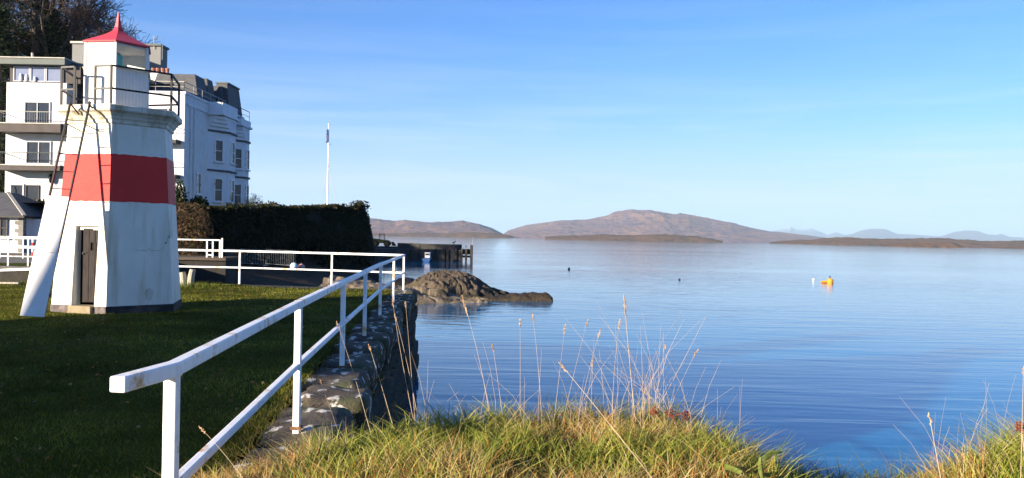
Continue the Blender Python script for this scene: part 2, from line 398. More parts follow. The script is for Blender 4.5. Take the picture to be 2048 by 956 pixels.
# ------------------------------------------------------------------ far side of the lock, shore under the sea wall, wooded hill
WALL_A, WALL_B = Vector((-21.5, 51.0, 0)), Vector((-11.75, 66.0, 0))      # the ivy wall's foot
def shore_pt(u, v):
    y = 42 + v * 100
    xw = -60 if y > 66.5 else WALL_A.x + (WALL_B.x - WALL_A.x) * (y - 51) / 15 - 3
    xw = max(xw, -40) if y < 66.5 else -34
    xr = interp(y, [42, 48, 54, 60, 66, 75, 100, 142], [-16.5, -9.0, -6.5, -6.0, -8.5, -10.5, -14, -18])
    x = xw + u * (xr - xw)
    t = u
    z = -0.55 - 2.3 * max(0, (t - 0.3) / 0.5) ** 1.1 + 0.2 * fbm(x * 0.5, y * 0.5, 3, 5) * (0.3 + t)
    z -= max(0, (50.5 - y) / 3) * 1.4
    return (x, y, max(z, -3.2))
tag(grid_mesh('shore', 70, 130, shore_pt, M['weed'], smooth=False), kind='structure')

def road_pt(u, v):
    y = 31.0 + v * 50; xr = interp(y, [31, 46, 51, 60, 80], [-15.2, -19.5, -22.3, -27, -30]); x = -75 + u * (xr + 75)
    return (x, y, 0.08 + 0.03 * fbm(x * 0.4, y * 0.4, 8, 3))
tag(grid_mesh('canal_road', 50, 30, road_pt, M['gravel']), kind='structure')
def verge_pt(u, v):
    x = -60 + u * 44.3; y = 31.3 + v * 3.2
    return (x, y, 0.13 + 0.03 * fbm(x, y, 8, 3))
tag(grid_mesh('verge', 60, 8, verge_pt, M['lawn']), kind='structure')
def terrace_pt(u, v):
    y = 52 + v * 30; xr = WALL_A.x + (WALL_B.x - WALL_A.x) * (min(y, 66) - 51) / 15 - 0.4 - max(0, y - 66) * .7; x = -46 + u * (xr + 46)
    return (x, y, 3.12 + max(0, (y - 50) * 0.035) + 0.05 * fbm(x * .4, y * .4, 4, 3))
tag(grid_mesh('terrace', 30, 24, terrace_pt, M['lawn']), kind='structure')
def hill_pt(u, v):
    x = -110 + u * 84; y = 62 + v * 80
    s = max(0.0, min(1.0, (-(x + 0.40 * y) - 1) / 40)); r = max(0.0, min(1.0, (y - 66) / 26))
    z = 1.0 + 18 * (s ** 1.1) * (0.4 + 0.6 * r) + 3 * r * min(1, s * 3) + 0.8 * fbm(x * 0.12, y * 0.12, 6, 4) * min(1, s * 6)
    return (x, y, z - (3.5 if s <= 0 else 0))
tag(grid_mesh('wooded_hill', 46, 44, hill_pt, M['wood_hill']), kind='structure')
def zhill(x, y): return hill_pt((x + 110) / 84, (y - 62) / 80)[2]

# ------------------------------------------------------------------ painted and built materials
def stained_paint(name, base, stain, dirt, rough=0.55, amt=(0.5, 0.72), streak=(5, 5, 0.55), bd=0.006):
    m, n, b = mk_mat(name); b.inputs['Roughness'].default_value = rough; b.inputs['Specular IOR Level'].default_value = 0.12
    q = noise_tex(n, 1.0, 7, 0.6, streak)                  # runs of dirt down the wall
    q2 = noise_tex(n, 1.6, 6, 0.6)
    o = mixc(n, ramp(n, q2.outputs['Fac'], 0.35, 0.7).outputs[0], base, tuple(v * 0.86 for v in base))
    o = mixc(n, ramp(n, q.outputs['Fac'], *amt, (0, 0, 0, 1), (0.7, 0.7, 0.7, 1)).outputs[0], o, stain)
    q3 = noise_tex(n, 5.5, 8, 0.7)
    o = mixc(n, ramp(n, q3.outputs['Fac'], 0.66, 0.72, (0, 0, 0, 1), (0.6, 0.6, 0.6, 1)).outputs[0], o, dirt)
    n.links.new(o, b.inputs['Base Color'])
    q4 = noise_tex(n, 4.5, 7, 0.62); bump(n, b, q4.outputs['Fac'], 0.8, bd * 4)
    return m
M['tower_white'] = stained_paint('tower_limewash', (0.80, 0.765, 0.66), (0.50, 0.42, 0.25), (0.33, 0.27, 0.16), amt=(0.50, 0.72))
M['tower_red'] = stained_paint('tower_red_paint', (0.64, 0.05, 0.042), (0.62, 0.15, 0.12), (0.46, 0.05, 0.04), amt=(0.62, 0.9))
M['cornice'] = stained_paint('gallery_weathered', (0.70, 0.65, 0.53), (0.26, 0.2, 0.09), (0.12, 0.1, 0.05), amt=(0.5, 0.66), streak=(4, 4, 1.4))
M['plinth'] = surf('plinth_tar', (0.028, 0.026, 0.026), (0.10, 0.085, 0.075), 3, 0.8, 0.8, 0.02, p=(0.5, 0.75))
M['board_white'] = surf('white_board', (0.80, 0.77, 0.72), (0.72, 0.69, 0.64), 2, 0.45, 0.1, 0.002)
M['lantern_white'] = stained_paint('lantern_boards', (0.82, 0.79, 0.73), (0.68, 0.63, 0.52), (0.6, 0.5, 0.35), amt=(0.62, 0.9))
M['roof_red'] = surf('roof_red_paint', (0.56, 0.045, 0.06), (0.47, 0.05, 0.06), 3, 0.42, 0.2, 0.004, spec=0.4)
M['black_iron'] = surf('black_iron', (0.012, 0.012, 0.013), (0.03, 0.024, 0.02), 9, 0.5, 0.3, 0.003, p=(0.5, 0.8))
M['door_wood'] = surf('tarred_door', (0.016, 0.013, 0.012), (0.036, 0.028, 0.026), 5, 0.75, 0.7, 0.008, stretch=(6, 6, 0.8), c3=(0.25, 0.22, 0.2), s3=26, p3=(0.66, 0.72))
M['dark'] = surf('dark_inside', (0.012, 0.011, 0.011), None, 3, 0.9, 0)
M['step'] = surf('sandstone_step', (0.30, 0.25, 0.16), (0.2, 0.16, 0.1), 4, 0.9, 0.7, 0.015)
def rail_paint():
    m, n, b = mk_mat('rail_white_paint'); b.inputs['Roughness'].default_value = 0.42
    q = noise_tex(n, 3.4, 9, 0.72); q2 = noise_tex(n, 14, 6, 0.7)
    o = mixc(n, ramp(n, q2.outputs['Fac'], 0.4, 0.75).outputs[0], (0.82, 0.82, 0.82), (0.68, 0.68, 0.69))
    o = mixc(n, ramp(n, q.outputs['Fac'], 0.535, 0.62).outputs[0], o, (0.52, 0.30, 0.11))
    n.links.new(o, b.inputs['Base Color']); bump(n, b, q2.outputs['Fac'], 0.5, 0.004)
    return m
M['rail'] = rail_paint()
def coping_stone():
    m, n, b = mk_mat('coping_stone'); b.inputs['Roughness'].default_value = 0.92
    q = noise_tex(n, 3.0, 7, 0.6); l = noise_tex(n, 6.5, 5, 0.5, dist=0.3); mo = noise_tex(n, 2.2, 6, 0.6)
    o = mixc(n, ramp(n, q.outputs['Fac'], 0.35, 0.65).outputs[0], (0.04, 0.031, 0.022), (0.11, 0.085, 0.062))
    o = mixc(n, ramp(n, mo.outputs['Fac'], 0.5, 0.62).outputs[0], o, (0.05, 0.055, 0.02))     # moss
    o = mixc(n, ramp(n, l.outputs['Fac'], 0.585, 0.63).outputs[0], o, (0.50, 0.475, 0.43))      # lichen
    n.links.new(o, b.inputs['Base Color']); q4 = noise_tex(n, 12, 8, 0.65); bump(n, b, q4.outputs['Fac'], 0.9, 0.03)
    return m
M['coping'] = coping_stone()
M['wallstone'] = surf('quay_stone', (0.026, 0.023, 0.018), (0.045, 0.04, 0.03), 2.2, 0.9, 0.9, 0.04, 7, c3=(0.03, 0.032, 0.012), s3=1.5, p3=(0.48, 0.58))
M['timber'] = surf('old_timber', (0.10, 0.075, 0.05), (0.05, 0.04, 0.03), 4, 0.9, 0.7, 0.01, stretch=(5, 5, 0.7))
M['pale_timber'] = surf('bleached_timber', (0.42, 0.38, 0.29), (0.25, 0.24, 0.19), 6, 0.9, 0.7, 0.01, stretch=(6, 6, 0.8))
M['rust'] = surf('rusty_steel', (0.20, 0.09, 0.035), (0.11, 0.05, 0.025), 6, 0.85, 0.5, 0.005)
M['glass_dark'] = surf('window_glass', (0.03, 0.035, 0.045), (0.05, 0.055, 0.065), 0.7, 0.1, 0, spec=0.35)
M['glass_sky'] = surf('sunroom_glass', (0.16, 0.19, 0.28), (0.22, 0.24, 0.32), 0.8, 0.08, 0, spec=0.7)
def clear_glass():
    m = bpy.data.materials.new('clear_pane'); m.use_nodes = True; n = m.node_tree; n.nodes.clear()
    o = node(n, 'ShaderNodeOutputMaterial'); t = node(n, 'ShaderNodeBsdfTransparent'); g = node(n, 'ShaderNodeBsdfGlossy')
    g.inputs['Roughness'].default_value = 0.02; fr = node(n, 'ShaderNodeFresnel'); fr.inputs['IOR'].default_value = 1.45
    mx = node(n, 'ShaderNodeMixShader'); n.links.new(fr.outputs[0], mx.inputs[0]); n.links.new(t.outputs[0], mx.inputs[1]); n.links.new(g.outputs[0], mx.inputs[2])
    n.links.new(mx.outputs[0], o.inputs['Surface']); return m
M['pane'] = clear_glass()
M['lens'] = surf('green_lens', (0.01, 0.28, 0.22), (0.015, 0.36, 0.28), 6, 0.15, 0, spec=0.6)
M['brass'] = surf('old_brass', (0.30, 0.22, 0.10), None, 8, 0.4, 0.2, 0.002, metal=0.8)

# ------------------------------------------------------------------ the little lighthouse
LC = (-8.0, 16.9)
A0 = R(15)                                         # bearing of the corner between door face and seaward face
lh = thing('lighthouse', (LC[0], LC[1], 0), 'small six-sided white lighthouse with a broad red band and red pointed roof', 'lighthouse')
def RT(z): return 1.265 + (1.02 - 1.265) * (z - 0.13) / (3.68 - 0.13)     # the tower's taper
def hexp(r, k, z): t = A0 + R(60) * k; return Vector((LC[0] + r * math.sin(t), LC[1] - r * math.cos(t), z))
def fnorm(k): t = A0 + R(60) * k - R(30); return Vector((math.sin(t), -math.cos(t), 0))
def ftan(k): t = A0 + R(60) * k - R(30); return Vector((math.cos(t), math.sin(t), 0))
def fpt(k, s, z, dist): return Vector((LC[0], LC[1], 0)) + fnorm(k) * dist + ftan(k) * s + Vector((0, 0, z))
def fp(s, z): return fpt(0, s, z, RT(z) * 0.8660254)
DS0, DS1, DZ0, DZ1 = -0.17, 0.36, 0.13, 1.66
# lower wall, with a real opening for the door in face 0
b = MB(); zs = [0.13, 0.65, 1.16, 1.66, 2.14]
for k in range(1, 6):
    for i in range(4): b.quad(hexp(RT(zs[i]), k - 1, zs[i]), hexp(RT(zs[i]), k, zs[i]), hexp(RT(zs[i + 1]), k, zs[i + 1]), hexp(RT(zs[i + 1]), k - 1, zs[i + 1]))
for i in range(3):
    za, zb = zs[i], zs[i + 1]
    b.quad(fp(-RT(za) / 2, za), fp(DS0, za), fp(DS0, zb), fp(-RT(zb) / 2, zb))
    b.quad(fp(DS1, za), fp(RT(za) / 2, za), fp(RT(zb) / 2, zb), fp(DS1, zb))
b.quad(fp(-RT(1.66) / 2, 1.66), fp(RT(1.66) / 2, 1.66), fp(RT(2.14) / 2, 2.14), fp(-RT(2.14) / 2, 2.14))
DD = 0.90                                          # plane of the door, from the axis
for i in range(3):                                 # the splayed jambs
    za, zb = zs[i], zs[i + 1]
    b.quad(fp(DS0, za), fpt(0, DS0 + .03, za, DD), fpt(0, DS0 + .03, zb, DD), fp(DS0, zb))
    b.quad(fpt(0, DS1 - .02, za, DD), fp(DS1, za), fp(DS1, zb), fpt(0, DS1 - .02, zb, DD))
b.quad(fp(DS0, 1.66), fpt(0, DS0 + .03, 1.66, DD), fpt(0, DS1 - .02, 1.66, DD), fp(DS1, 1.66))
b.build('tower_wall', M['tower_white'], lh)
b = MB()                                           # the dark passage behind the door
q = [fpt(0, DS0 + .03, .13, DD), fpt(0, DS1 - .02, .13, DD), fpt(0, DS1 - .02, 1.66, DD), fpt(0, DS0 + .03, 1.66, DD)]
p = [v - fnorm(0) * 0.7 for v in q]
for i in range(4): b.quad(q[i], q[(i + 1) % 4], p[(i + 1) % 4], p[i])
b.quad(*p).build('doorway_recess', M['dark'], lh)
b = MB(); rj = random.Random(9); NB = 14                # brushed by hand: the band's edges wander a little
jl = [2.14 + rj.uniform(-.009, .009) for _ in range(6 * NB)]; jt = [3.06 + rj.uniform(-.009, .009) for _ in range(6 * NB)]
for k in range(6):
    for q in range(NB):
        f0, f1_ = q / NB, (q + 1) / NB; i0, i1 = k * NB + q, (k * NB + q + 1) % (6 * NB)
        def at_(f, z): return hexp(RT(z) + .003, k - 1, z).lerp(hexp(RT(z) + .003, k, z), f)
        b.quad(at_(f0, jl[i0]), at_(f1_, jl[i1]), at_(f1_, jt[i1]), at_(f0, jt[i0]))
b.build('red_band', M['tower_red'], lh)
b = MB()
for k in range(6): b.quad(hexp(RT(2.14), k - 1, 2.14), hexp(RT(2.14), k, 2.14), hexp(RT(3.68), k, 3.68), hexp(RT(3.68), k - 1, 3.68))
b.build('upper_wall', M['tower_white'], lh)
MB().lathe(LC, [(1.02, 3.64), (1.05, 3.66), (1.06, 3.72), (1.09, 3.75), (1.11, 3.79), (1.17, 3.85), (1.225, 3.88), (1.235, 3.90), (1.235, 3.985), (1.20, 4.0)], 6, A0).build('gallery_cornice', M['cornice'], lh, bevel=0.008)
b = MB()                                           # black plinth, broken at the doorway
for k in range(1, 6):
    o = [hexp(1.29, k - 1, -.1), hexp(1.29, k, -.1), hexp(1.29, k, .135), hexp(1.29, k - 1, .135), hexp(1.2, k - 1, .135), hexp(1.2, k, .135)]
    b.add(o, [(0, 1, 2, 3), (3, 2, 5, 4)])
b.build('plinth', M['plinth'], lh)
M['plinth_stone'] = surf('door_plinth_stone', (0.20, 0.17, 0.16), (0.09, 0.075, 0.07), 9, 0.9, 0.9, 0.02)
for s0, s1 in ((-0.645, DS0 - .01), (DS1 + .01, 0.645)):
    MB().obox(fpt(0, (s0 + s1) / 2, .018, 1.045), ftan(0), fnorm(0), (0, 0, 1), (s1 - s0) / 2, .075, .116).build('plinth_stone', M['plinth_stone'], lh, bevel=.012)
MB().obox(fpt(0, (DS0 + DS1) / 2, .05, 1.03), ftan(0), fnorm(0), (0, 0, 1), .262, .16, .085).build('door_step', M['step'], lh, bevel=.015)
# door: planks hung on the right, standing a hand's width open
dl = MB()
ang = R(13); tx = ftan(0) * math.cos(ang) + fnorm(0) * -math.sin(ang); nx = fnorm(0) * math.cos(ang) + ftan(0) * math.sin(ang)
hinge = fpt(0, DS1 - .02, 0, DD - .01)
def dpt(s, z, o=0.0): return hinge - tx * s + nx * o + Vector((0, 0, z))
door = dl.obox(dpt(.19, .9, -.025), tx, nx, (0, 0, 1), .18, .012, .715).build('door', M['door_wood'], lh)
for i in range(3):
    c = .07 + i * .12
    if i == 0 or i == 1:                           # planks with a square peep hole
        for z0, z1 in ((.19, 1.19), (1.34, 1.61)):
            MB().obox(dpt(c, (z0 + z1) / 2), tx, nx, (0, 0, 1), .057, .012, (z1 - z0) / 2).build('plank', M['door_wood'], door, bevel=.004)
        for sgn in (-1, 1): MB().obox(dpt(c + sgn * .045, 1.265), tx, nx, (0, 0, 1), .012, .012, .075).build('plank', M['door_wood'], door)
        MB().obox(dpt(c, 1.265, -.009), tx, nx, (0, 0, 1), .033, .002, .075).build('peep_hole', M['dark'], door)
    else:
        MB().obox(dpt(c, .9), tx, nx, (0, 0, 1), .057, .012, .71).build('plank', M['door_wood'], door, bevel=.004)
MB().obox(dpt(.33, 1.15, .02), tx, nx, (0, 0, 1), .04, .006, .01).obox(dpt(.36, 1.13, .025), tx, nx, (0, 0, 1), .013, .01, .018).build('padlock', M['black_iron'], door)
MB().obox(fpt(0, (DS0 + DS1) / 2 + .01, 1.615, DD + .02), ftan(0), fnorm(0), (0, 0, 1), .235, .02, .03).build('door_lintel', M['board_white'], lh)
# the small bricked-up vent low on the seaward face and a crack
def f1(s, z, o=.004): return fpt(1, s, z, RT(z) * .8660254 + o)
vt = MB(); pts = [f1(.17 + .085 * math.cos(t) * (1 + .15 * math.sin(3 * t)), .34 + .12 * math.sin(t)) for t in np.linspace(0, 2 * math.pi, 14)[:-1]]
vt.add(pts, [tuple(range(13))]).build('patched_vent', M['cornice'], lh)
ck = MB(); rk_ = random.Random(3); cs = [(.60, 1.62), (.57, 1.55), (.585, 1.5), (.54, 1.44), (.52, 1.36), (.485, 1.345), (.47, 1.27), (.41, 1.235)]
s_ = .41
while s_ > -.12: s_ -= rk_.uniform(.02, .06); cs.append((s_, 1.2 + rk_.gauss(0, .012) + .05 * (s_ - .1) ** 2))
for q_, ((s0, z0), (s1, z1)) in enumerate(zip(cs[:-1], cs[1:])):
    w0_, w1_ = (.011 * (.4 + rk_.random()), .009 * rk_.random()) if 3 < q_ + 2 < 8 else (.0028 * rk_.random(), .0028 * rk_.random())
    ck.quad(f1(s0, z0 - w0_), f1(s1, z1 - w1_), f1(s1, z1 + w1_ + .001), f1(s0, z0 + w0_ + .001))
ck.build('crack', M['dark'], lh)
MB().bar(f1(.55, 2.0, .03), f1(.60, 1.45, .03), .02).bar(f1(.6, 2.13, .03), f1(.62, 1.5, .03), .012).build('conduit', M['tower_white'], lh)

# lantern
RL = 0.65; LO = Vector((-0.12, 0, 0)); AL = R(22)
def lnorm(k): t = AL + R(60) * k - R(30); return Vector((math.sin(t), -math.cos(t), 0))
def ltan(k): t = AL + R(60) * k - R(30); return Vector((math.cos(t), math.sin(t), 0))
def lp(k, s, z, dist): return Vector((LC[0], LC[1], z)) + lnorm(k) * dist + ltan(k) * s + LO
def lhex(r, k, z): t = AL + R(60) * k; return Vector((LC[0] + r * math.sin(t), LC[1] - r * math.cos(t), z)) + LO
def boards(k, z0, z1, w=.068):
    """tongue-and-groove boarding of one lantern face: each board stands proud of its joints"""
    b = MB(); half = RL / 2 - .012; n = int(round(2 * half / w)); ww = 2 * half / n
    for i in range(n):
        c = -half + ww * (i + .5)
        b.obox(lp(k, c, (z0 + z1) / 2, RL * .866 - .012), ltan(k), lnorm(k), (0, 0, 1), ww / 2 - .0022, .012, (z1 - z0) / 2)
    b.obox(lp(k, 0, (z0 + z1) / 2, RL * .866 - .032), ltan(k), lnorm(k), (0, 0, 1), half, .008, (z1 - z0) / 2)
    return b
lan = MB().lathe((LC[0] + LO.x, LC[1]), [(RL + .02, 4.0), (RL + .02, 4.03), (RL - .04, 4.03)], 6, AL).build('lantern', M['lantern_white'], lh)
for k in range(6):
    boards(k, 4.02, 4.80 if k not in (0, 3, 4) else 5.31).build('boarding', M['lantern_white'], lan)
    MB().bar(lhex(RL - .01, k, 4.0), lhex(RL - .01, k, 5.32), .045).build('corner_post', M['lantern_white'], lan)
    if k not in (0, 3, 4):
        MB().obox(lp(k, 0, 4.815, RL * .866), ltan(k), (lnorm(k) + Vector((0, 0, -.25))).normalized(), Vector((0, 0, 1)), RL / 2 + .01, .05, .012).build('sill', M['cornice'], lan)
        MB().obox(lp(k, 0, 5.06, RL * .866 - .02), ltan(k), lnorm(k), (0, 0, 1), RL / 2 - .02, .003, .24).build('pane', M['pane'], lan)
MB().lathe((LC[0] + LO.x + .02, LC[1] - .12), [(.02, 4.5), (.11, 4.55), (.11, 4.75), (.13, 4.80), (.13, 5.12), (.11, 5.15), (.05, 5.2)], 14).build('lamp_lens', M['lens'], lan, smooth=False)
MB().lathe((LC[0] + LO.x + .02, LC[1] - .12), [(.05, 4.03), (.05, 4.5)], 10).build('lamp_stand', M['brass'], lan)
MB().lathe((LC[0] + LO.x, LC[1]), [(RL - .03, 5.26), (RL - .03, 5.297)], 6, AL).build('ceiling', M['lantern_white'], lan)
rf = MB().lathe((LC[0] + LO.x, LC[1]), [(.66, 5.30), (.70, 5.305), (.705, 5.33), (.47, 5.44), (.25, 5.55), (.12, 5.64), (.075, 5.72), (.05, 5.84), (.018, 6.03)], 6, AL).build('lantern_roof', M['roof_red'], lh)
# gallery railing: open on the ladder side
RG = 1.15
gr = MB()
ends = [fpt(0, .21, 0, RG * .866)] + [hexp(RG, k, 0) for k in range(0, 6)] + [fpt(0, -.27, 0, RG * .866)]
first = MB().bar(ends[0] + Vector((0, 0, 3.99)), ends[0] + Vector((0, 0, 4.75)), .035).build('gallery_railing', M['black_iron'], lh)
for e in ends[1:]: MB().bar(e + Vector((0, 0, 3.985)), e + Vector((0, 0, 4.735)), .036).build('railing_post', M['black_iron'], first)
for z, nm in ((4.735, 'top_rail'), (4.30, 'middle_rail')):
    for a, c in zip(ends[:-1], ends[1:]): MB().bar(a + Vector((0, 0, z)), c + Vector((0, 0, z)), .04, .032).build(nm, M['black_iron'], first)
# ladder leaning on the gallery, its lower half boarded over
lt, lf = Vector((-8.27, 15.74, 3.98)), Vector((-8.44, 14.62, 0.03))
ldd = (lt - lf).normalized(); ls = Vector((1, 0, 0)) ; ls = (ls - ldd * ls.dot(ldd)).normalized(); lnn = ls.cross(ldd).normalized()
stile0 = MB().bar(lf - ls * .185, lt - ls * .185 + ldd * .06, .022, .05, up=lnn).build('ladder', M['black_iron'], lh)
MB().bar(lf + ls * .185, lt + ls * .185 + ldd * .06, .022, .05, up=lnn).build('stile', M['black_iron'], stile0)
nr = 12
for i in range(1, nr):
    c = lf + (lt - lf) * (i / nr)
    MB().tube([c - ls * .18, c + ls * .18], .0095, 6).build('rung', M['black_iron'], stile0)
for sgn in (-1, 1):
    a = lf + (lt - lf) * .90 + ls * .185 * sgn
    MB().bar(a, Vector((a.x + .12, 16.0 + .02 * sgn, 3.48)), .016).build('bracket', M['black_iron'], stile0)
    a = lt + ls * .185 * sgn
    MB().bar(a, a + Vector((.06, .22, -.18)), .03, .012).build('bracket', M['black_iron'], stile0)
LNG = (lt - lf).length
for t0, t1, w, o in ((.0, .285, .215, -.036), (.285, .545, .205, -.042)):
    c = lf + (lt - lf) * ((t0 + t1) / 2) + lnn * (o * -1 if lnn.y < 0 else o)
    MB().obox(c, ls, ldd, lnn, w, LNG * (t1 - t0) / 2 - .002, .009).build('guard_panel', M['board_white'], stile0, bevel=.003)
c = lf + (lt - lf) * .10 + ls * .21
MB().obox(c, ls, ldd, lnn, .012, .035, .03).build('panel_clasp', M['rust'], stile0)

# ------------------------------------------------------------------ white railing along the quay edge
FAR = [RAILP[-1], (-5.32, 24.5), (-8.28, 25.2), (-11.2, 25.3)]
qr = thing('quay_railing', (-3.15, 23.8, 0), 'white painted two-bar railing along the stone quay edge and turning the corner', 'railing')
RH = 1.05
allp = RAILP + FAR[1:]
for (px_, py_) in allp:
    MB().bar((px_, py_, -.05), (px_, py_, RH - .03), .054).build('post', M['rail'], qr, bevel=.006)
    MB().box(px_ - .043, px_ + .043, py_ - .043, py_ + .043, .0, .022).build('base_plate', M['rust'], qr)
line = [(-1.462, 3.12)] + RAILP
for z, nm in ((RH - .03, 'top_rail'), (.515, 'lower_rail')):
    for seq in (line if nm == 'top_rail' else [(-1.36, 2.6)] + RAILP, FAR):
        for i, ((x0, y0), (x1, y1)) in enumerate(zip(seq[:-1], seq[1:])):
            off = -.008 if nm == 'lower_rail' else 0
            d = Vector((x1 - x0, y1 - y0, 0)).normalized() * .03
            w = (.066 if nm == 'top_rail' else .053) - .004 * (i % 2)     # welded lengths, each a little different
            MB().bar((x0 - d.x + off, y0 - d.y, z), (x1 + d.x + off, y1 + d.y, z), w, w - .004).build(nm, M['rail'], qr, bevel=.008)

# ------------------------------------------------------------------ quay wall: coping stones and courses below
qw = thing('quay_wall', (-2.6, 14, 0), 'weathered stone quay wall with lichened coping blocks under the white railing', 'wall')
def stone(name, c, yaw, lx, ly, lz, mat, parent, seed, rough=.03, rnd=.07, nx=6, ny=8, nz=4):
    """one rough block with worn edges; lx across, ly along, lz high"""
    vs = {}; V = []; Fc = []
    def vid(i, j, k):
        if (i, j, k) in vs: return vs[(i, j, k)]
        p = [i / nx - .5, j / ny - .5, k / nz - .5]; q = [p[0] * lx, p[1] * ly, p[2] * lz]
        # pull the edges in so that corners are rounded
        ex = [max(0, abs(q[0]) - (lx / 2 - rnd)), max(0, abs(q[1]) - (ly / 2 - rnd)), max(0, abs(q[2]) - (lz / 2 - rnd))]
        m_ = math.sqrt(sum(e * e for e in ex))
        if m_ > rnd:
            for a in range(3):
                if ex[a]: q[a] -= math.copysign(ex[a] * (1 - rnd / m_), q[a])
        nn = mnoise.noise_vector(Vector((q[0] * 3 + seed * 7.3, q[1] * 3 + seed, q[2] * 3))) * rough + mnoise.noise_vector(Vector((q[0] * 9 + seed, q[1] * 9, q[2] * 9))) * rough * .4
        vs[(i, j, k)] = len(V); V.append((q[0] + nn.x, q[1] + nn.y, q[2] + nn.z)); return vs[(i, j, k)]
    for i in range(nx):
        for j in range(ny):
            Fc.append((vid(i, j, nz), vid(i + 1, j, nz), vid(i + 1, j + 1, nz), vid(i, j + 1, nz)))
            Fc.append((vid(i, j, 0), vid(i, j + 1, 0), vid(i + 1, j + 1, 0), vid(i + 1, j, 0)))
    for j in range(ny):
        for k in range(nz):
            Fc.append((vid(nx, j, k), vid(nx, j + 1, k), vid(nx, j + 1, k + 1), vid(nx, j, k + 1)))
            Fc.append((vid(0, j, k), vid(0, j, k + 1), vid(0, j + 1, k + 1), vid(0, j + 1, k)))
    for i in range(nx):
        for k in range(nz):
            Fc.append((vid(i, 0, k), vid(i + 1, 0, k), vid(i + 1, 0, k + 1), vid(i, 0, k + 1)))
            Fc.append((vid(i, ny, k), vid(i, ny, k + 1), vid(i + 1, ny, k + 1), vid(i + 1, ny, k)))
    me = bpy.data.meshes.new(name); me.from_pydata(V, [], Fc); me.update(); me.materials.append(mat)
    for p in me.polygons: p.use_smooth = True
    ob = bpy.data.objects.new(name, me); col.objects.link(ob); ob.parent = parent
    ob.location = Vector(c) - root_loc(parent); ob.rotation_euler = (random.uniform(-.012, .012), random.uniform(-.02, .02), yaw)
    return ob
y = 4.4; i = 0
while y < 23.9:
    ln = random.choice((.85, 1.05, 1.2, 1.4)); ln = min(ln, 24.35 - y); ym = y + ln / 2
    yaw = math.atan2(rail_x(ym + .5) - rail_x(ym - .5), 1.0) * -1
    jx = random.uniform(-.10, .13); zt = random.uniform(-.05, .03)
    stone('coping_stone', (rail_x(ym) + .04 + jx * .7, ym, -.2 + zt), yaw, .68, ln - .13, .44, M['coping'], qw, i * 3.1, .05, .085, 8, 10, 5)
    y += ln; i += 1
# courses of blocks below the coping: alike blocks share a mesh
bm_ = stone('quay_block', (rail_x(5) + .02, 5, -.66), 0, .8, 1.0, .46, M['wallstone'], qw, 3.3, .035, .05, 3, 4, 3)
for c in range(5):
    y = 4.2 + (c % 2) * .6
    while y < 24.0:
        ln = random.choice((.8, 1.05, 1.3)); ln = min(ln, 24.3 - y)
        if ln > .3:
            o = bm_.copy(); col.objects.link(o); o.parent = qw
            ym = y + ln / 2
            o.location = Vector((rail_x(ym) - .04 + random.uniform(-.05, .05) + c * .015, ym, -.66 - c * .47)) - root_loc(qw); o.scale = (1, ln - .03, 1)
        y += ln
# core behind the blocks so that no light leaks, and the return of the wall along the lock
b = MB(); b.box(-4.2, -2.9, 4.0, 23.7, -3.4, -.12); b.build('wall_core', M['wallstone'], qw)
b = MB(); xs = [-60, -20, -14, -8.3, -5.3, -3.3]
for x0, x1 in zip(xs[:-1], xs[1:]):
    b.add([(x0, yfar(x0), -.02), (x1, yfar(x1), -.02), (x1, yfar(x1), -3.3), (x0, yfar(x0), -3.3), (x0, yfar(x0) - .8, -.02), (x1, yfar(x1) - .8, -.02)], [(0, 1, 2, 3), (4, 5, 1, 0)])
b.build('lock_side_face', M['wallstone'], qw)

# ------------------------------------------------------------------ far side of the lock
lw = thing('lock_wall', (-30, 31, 0), 'dark stone wall on the far side of the canal lock below the cottage verge', 'wall')
b = MB(); b.box(-75, -15.0, 30.7, 31.5, -3.4, .10)
b.add([(-15.2, 31.4, .06), (-19.5, 46, .06), (-22.3, 51, .06), (-22.3, 51, -3.3), (-19.5, 46, -3.3), (-15.2, 31.4, -3.3)], [(0, 1, 4, 5), (1, 2, 3, 4)])
b.build('wall_face', M['wallstone'], lw)
b = MB(); b.box(-75, -15.0, 30.62, 31.2, .102, .16); b.build('coping_edge', M['gravel'], lw)
def low_rail(name, pts, label, zs=(0.42, 0.75, 1.1), w=.048, group=None):
    t = thing(name, (pts[0][0], pts[0][1], pts[0][2]), label, 'railing', group)
    for p in pts: MB().bar(p, Vector(p) + Vector((0, 0, zs[-1])), w).build('post', M['rail'], t)
    for z in zs:
        for a, c in zip(pts[:-1], pts[1:]): MB().bar(Vector(a) + Vector((0, 0, z)), Vector(c) + Vector((0, 0, z)), w * .8).build('rail_bar', M['rail'], t)
    return t
low_rail('lock_railing', [W(16 - 40 * k, 540, 31.3).xy.to_tuple() + (.1,) for k in range(4)][::-1] + [W(56, 540, 31.3).xy.to_tuple() + (.1,), W(98, 540, 31.3).xy.to_tuple() + (.1,), W(150, 540, 31.3).xy.to_tuple() + (.1,)],
         'low white three-bar railing on the lock side in front of the cottage')
low_rail('bridge_railing', [W(-60, 520, 40).xy.to_tuple() + (.12,), W(0, 520, 40).xy.to_tuple() + (.12,), W(46, 520, 40).xy.to_tuple() + (.12,), W(120, 520, 40).xy.to_tuple() + (.12,)],
         'white two-bar railing beside the road close to the cottage wall', (0.6, 1.05))
t = thing('marker_post', W(66, 512, 43).xy.to_tuple() + (.1,), 'small red and white striped marker post beside the cottage', 'post')
for k, mname in enumerate(('r', 'w', 'r', 'w')):
    m_ = M.setdefault('mark_' + mname, surf('mark_' + mname, (0.5, .04, .03) if mname == 'r' else (.8, .8, .8), None, 4, .5, 0))
    MB().lathe(t.location.xy, [(.07, .1 + k * .25), (.07, .1 + k * .25 + .248)], 8).build('post_band', m_, t)
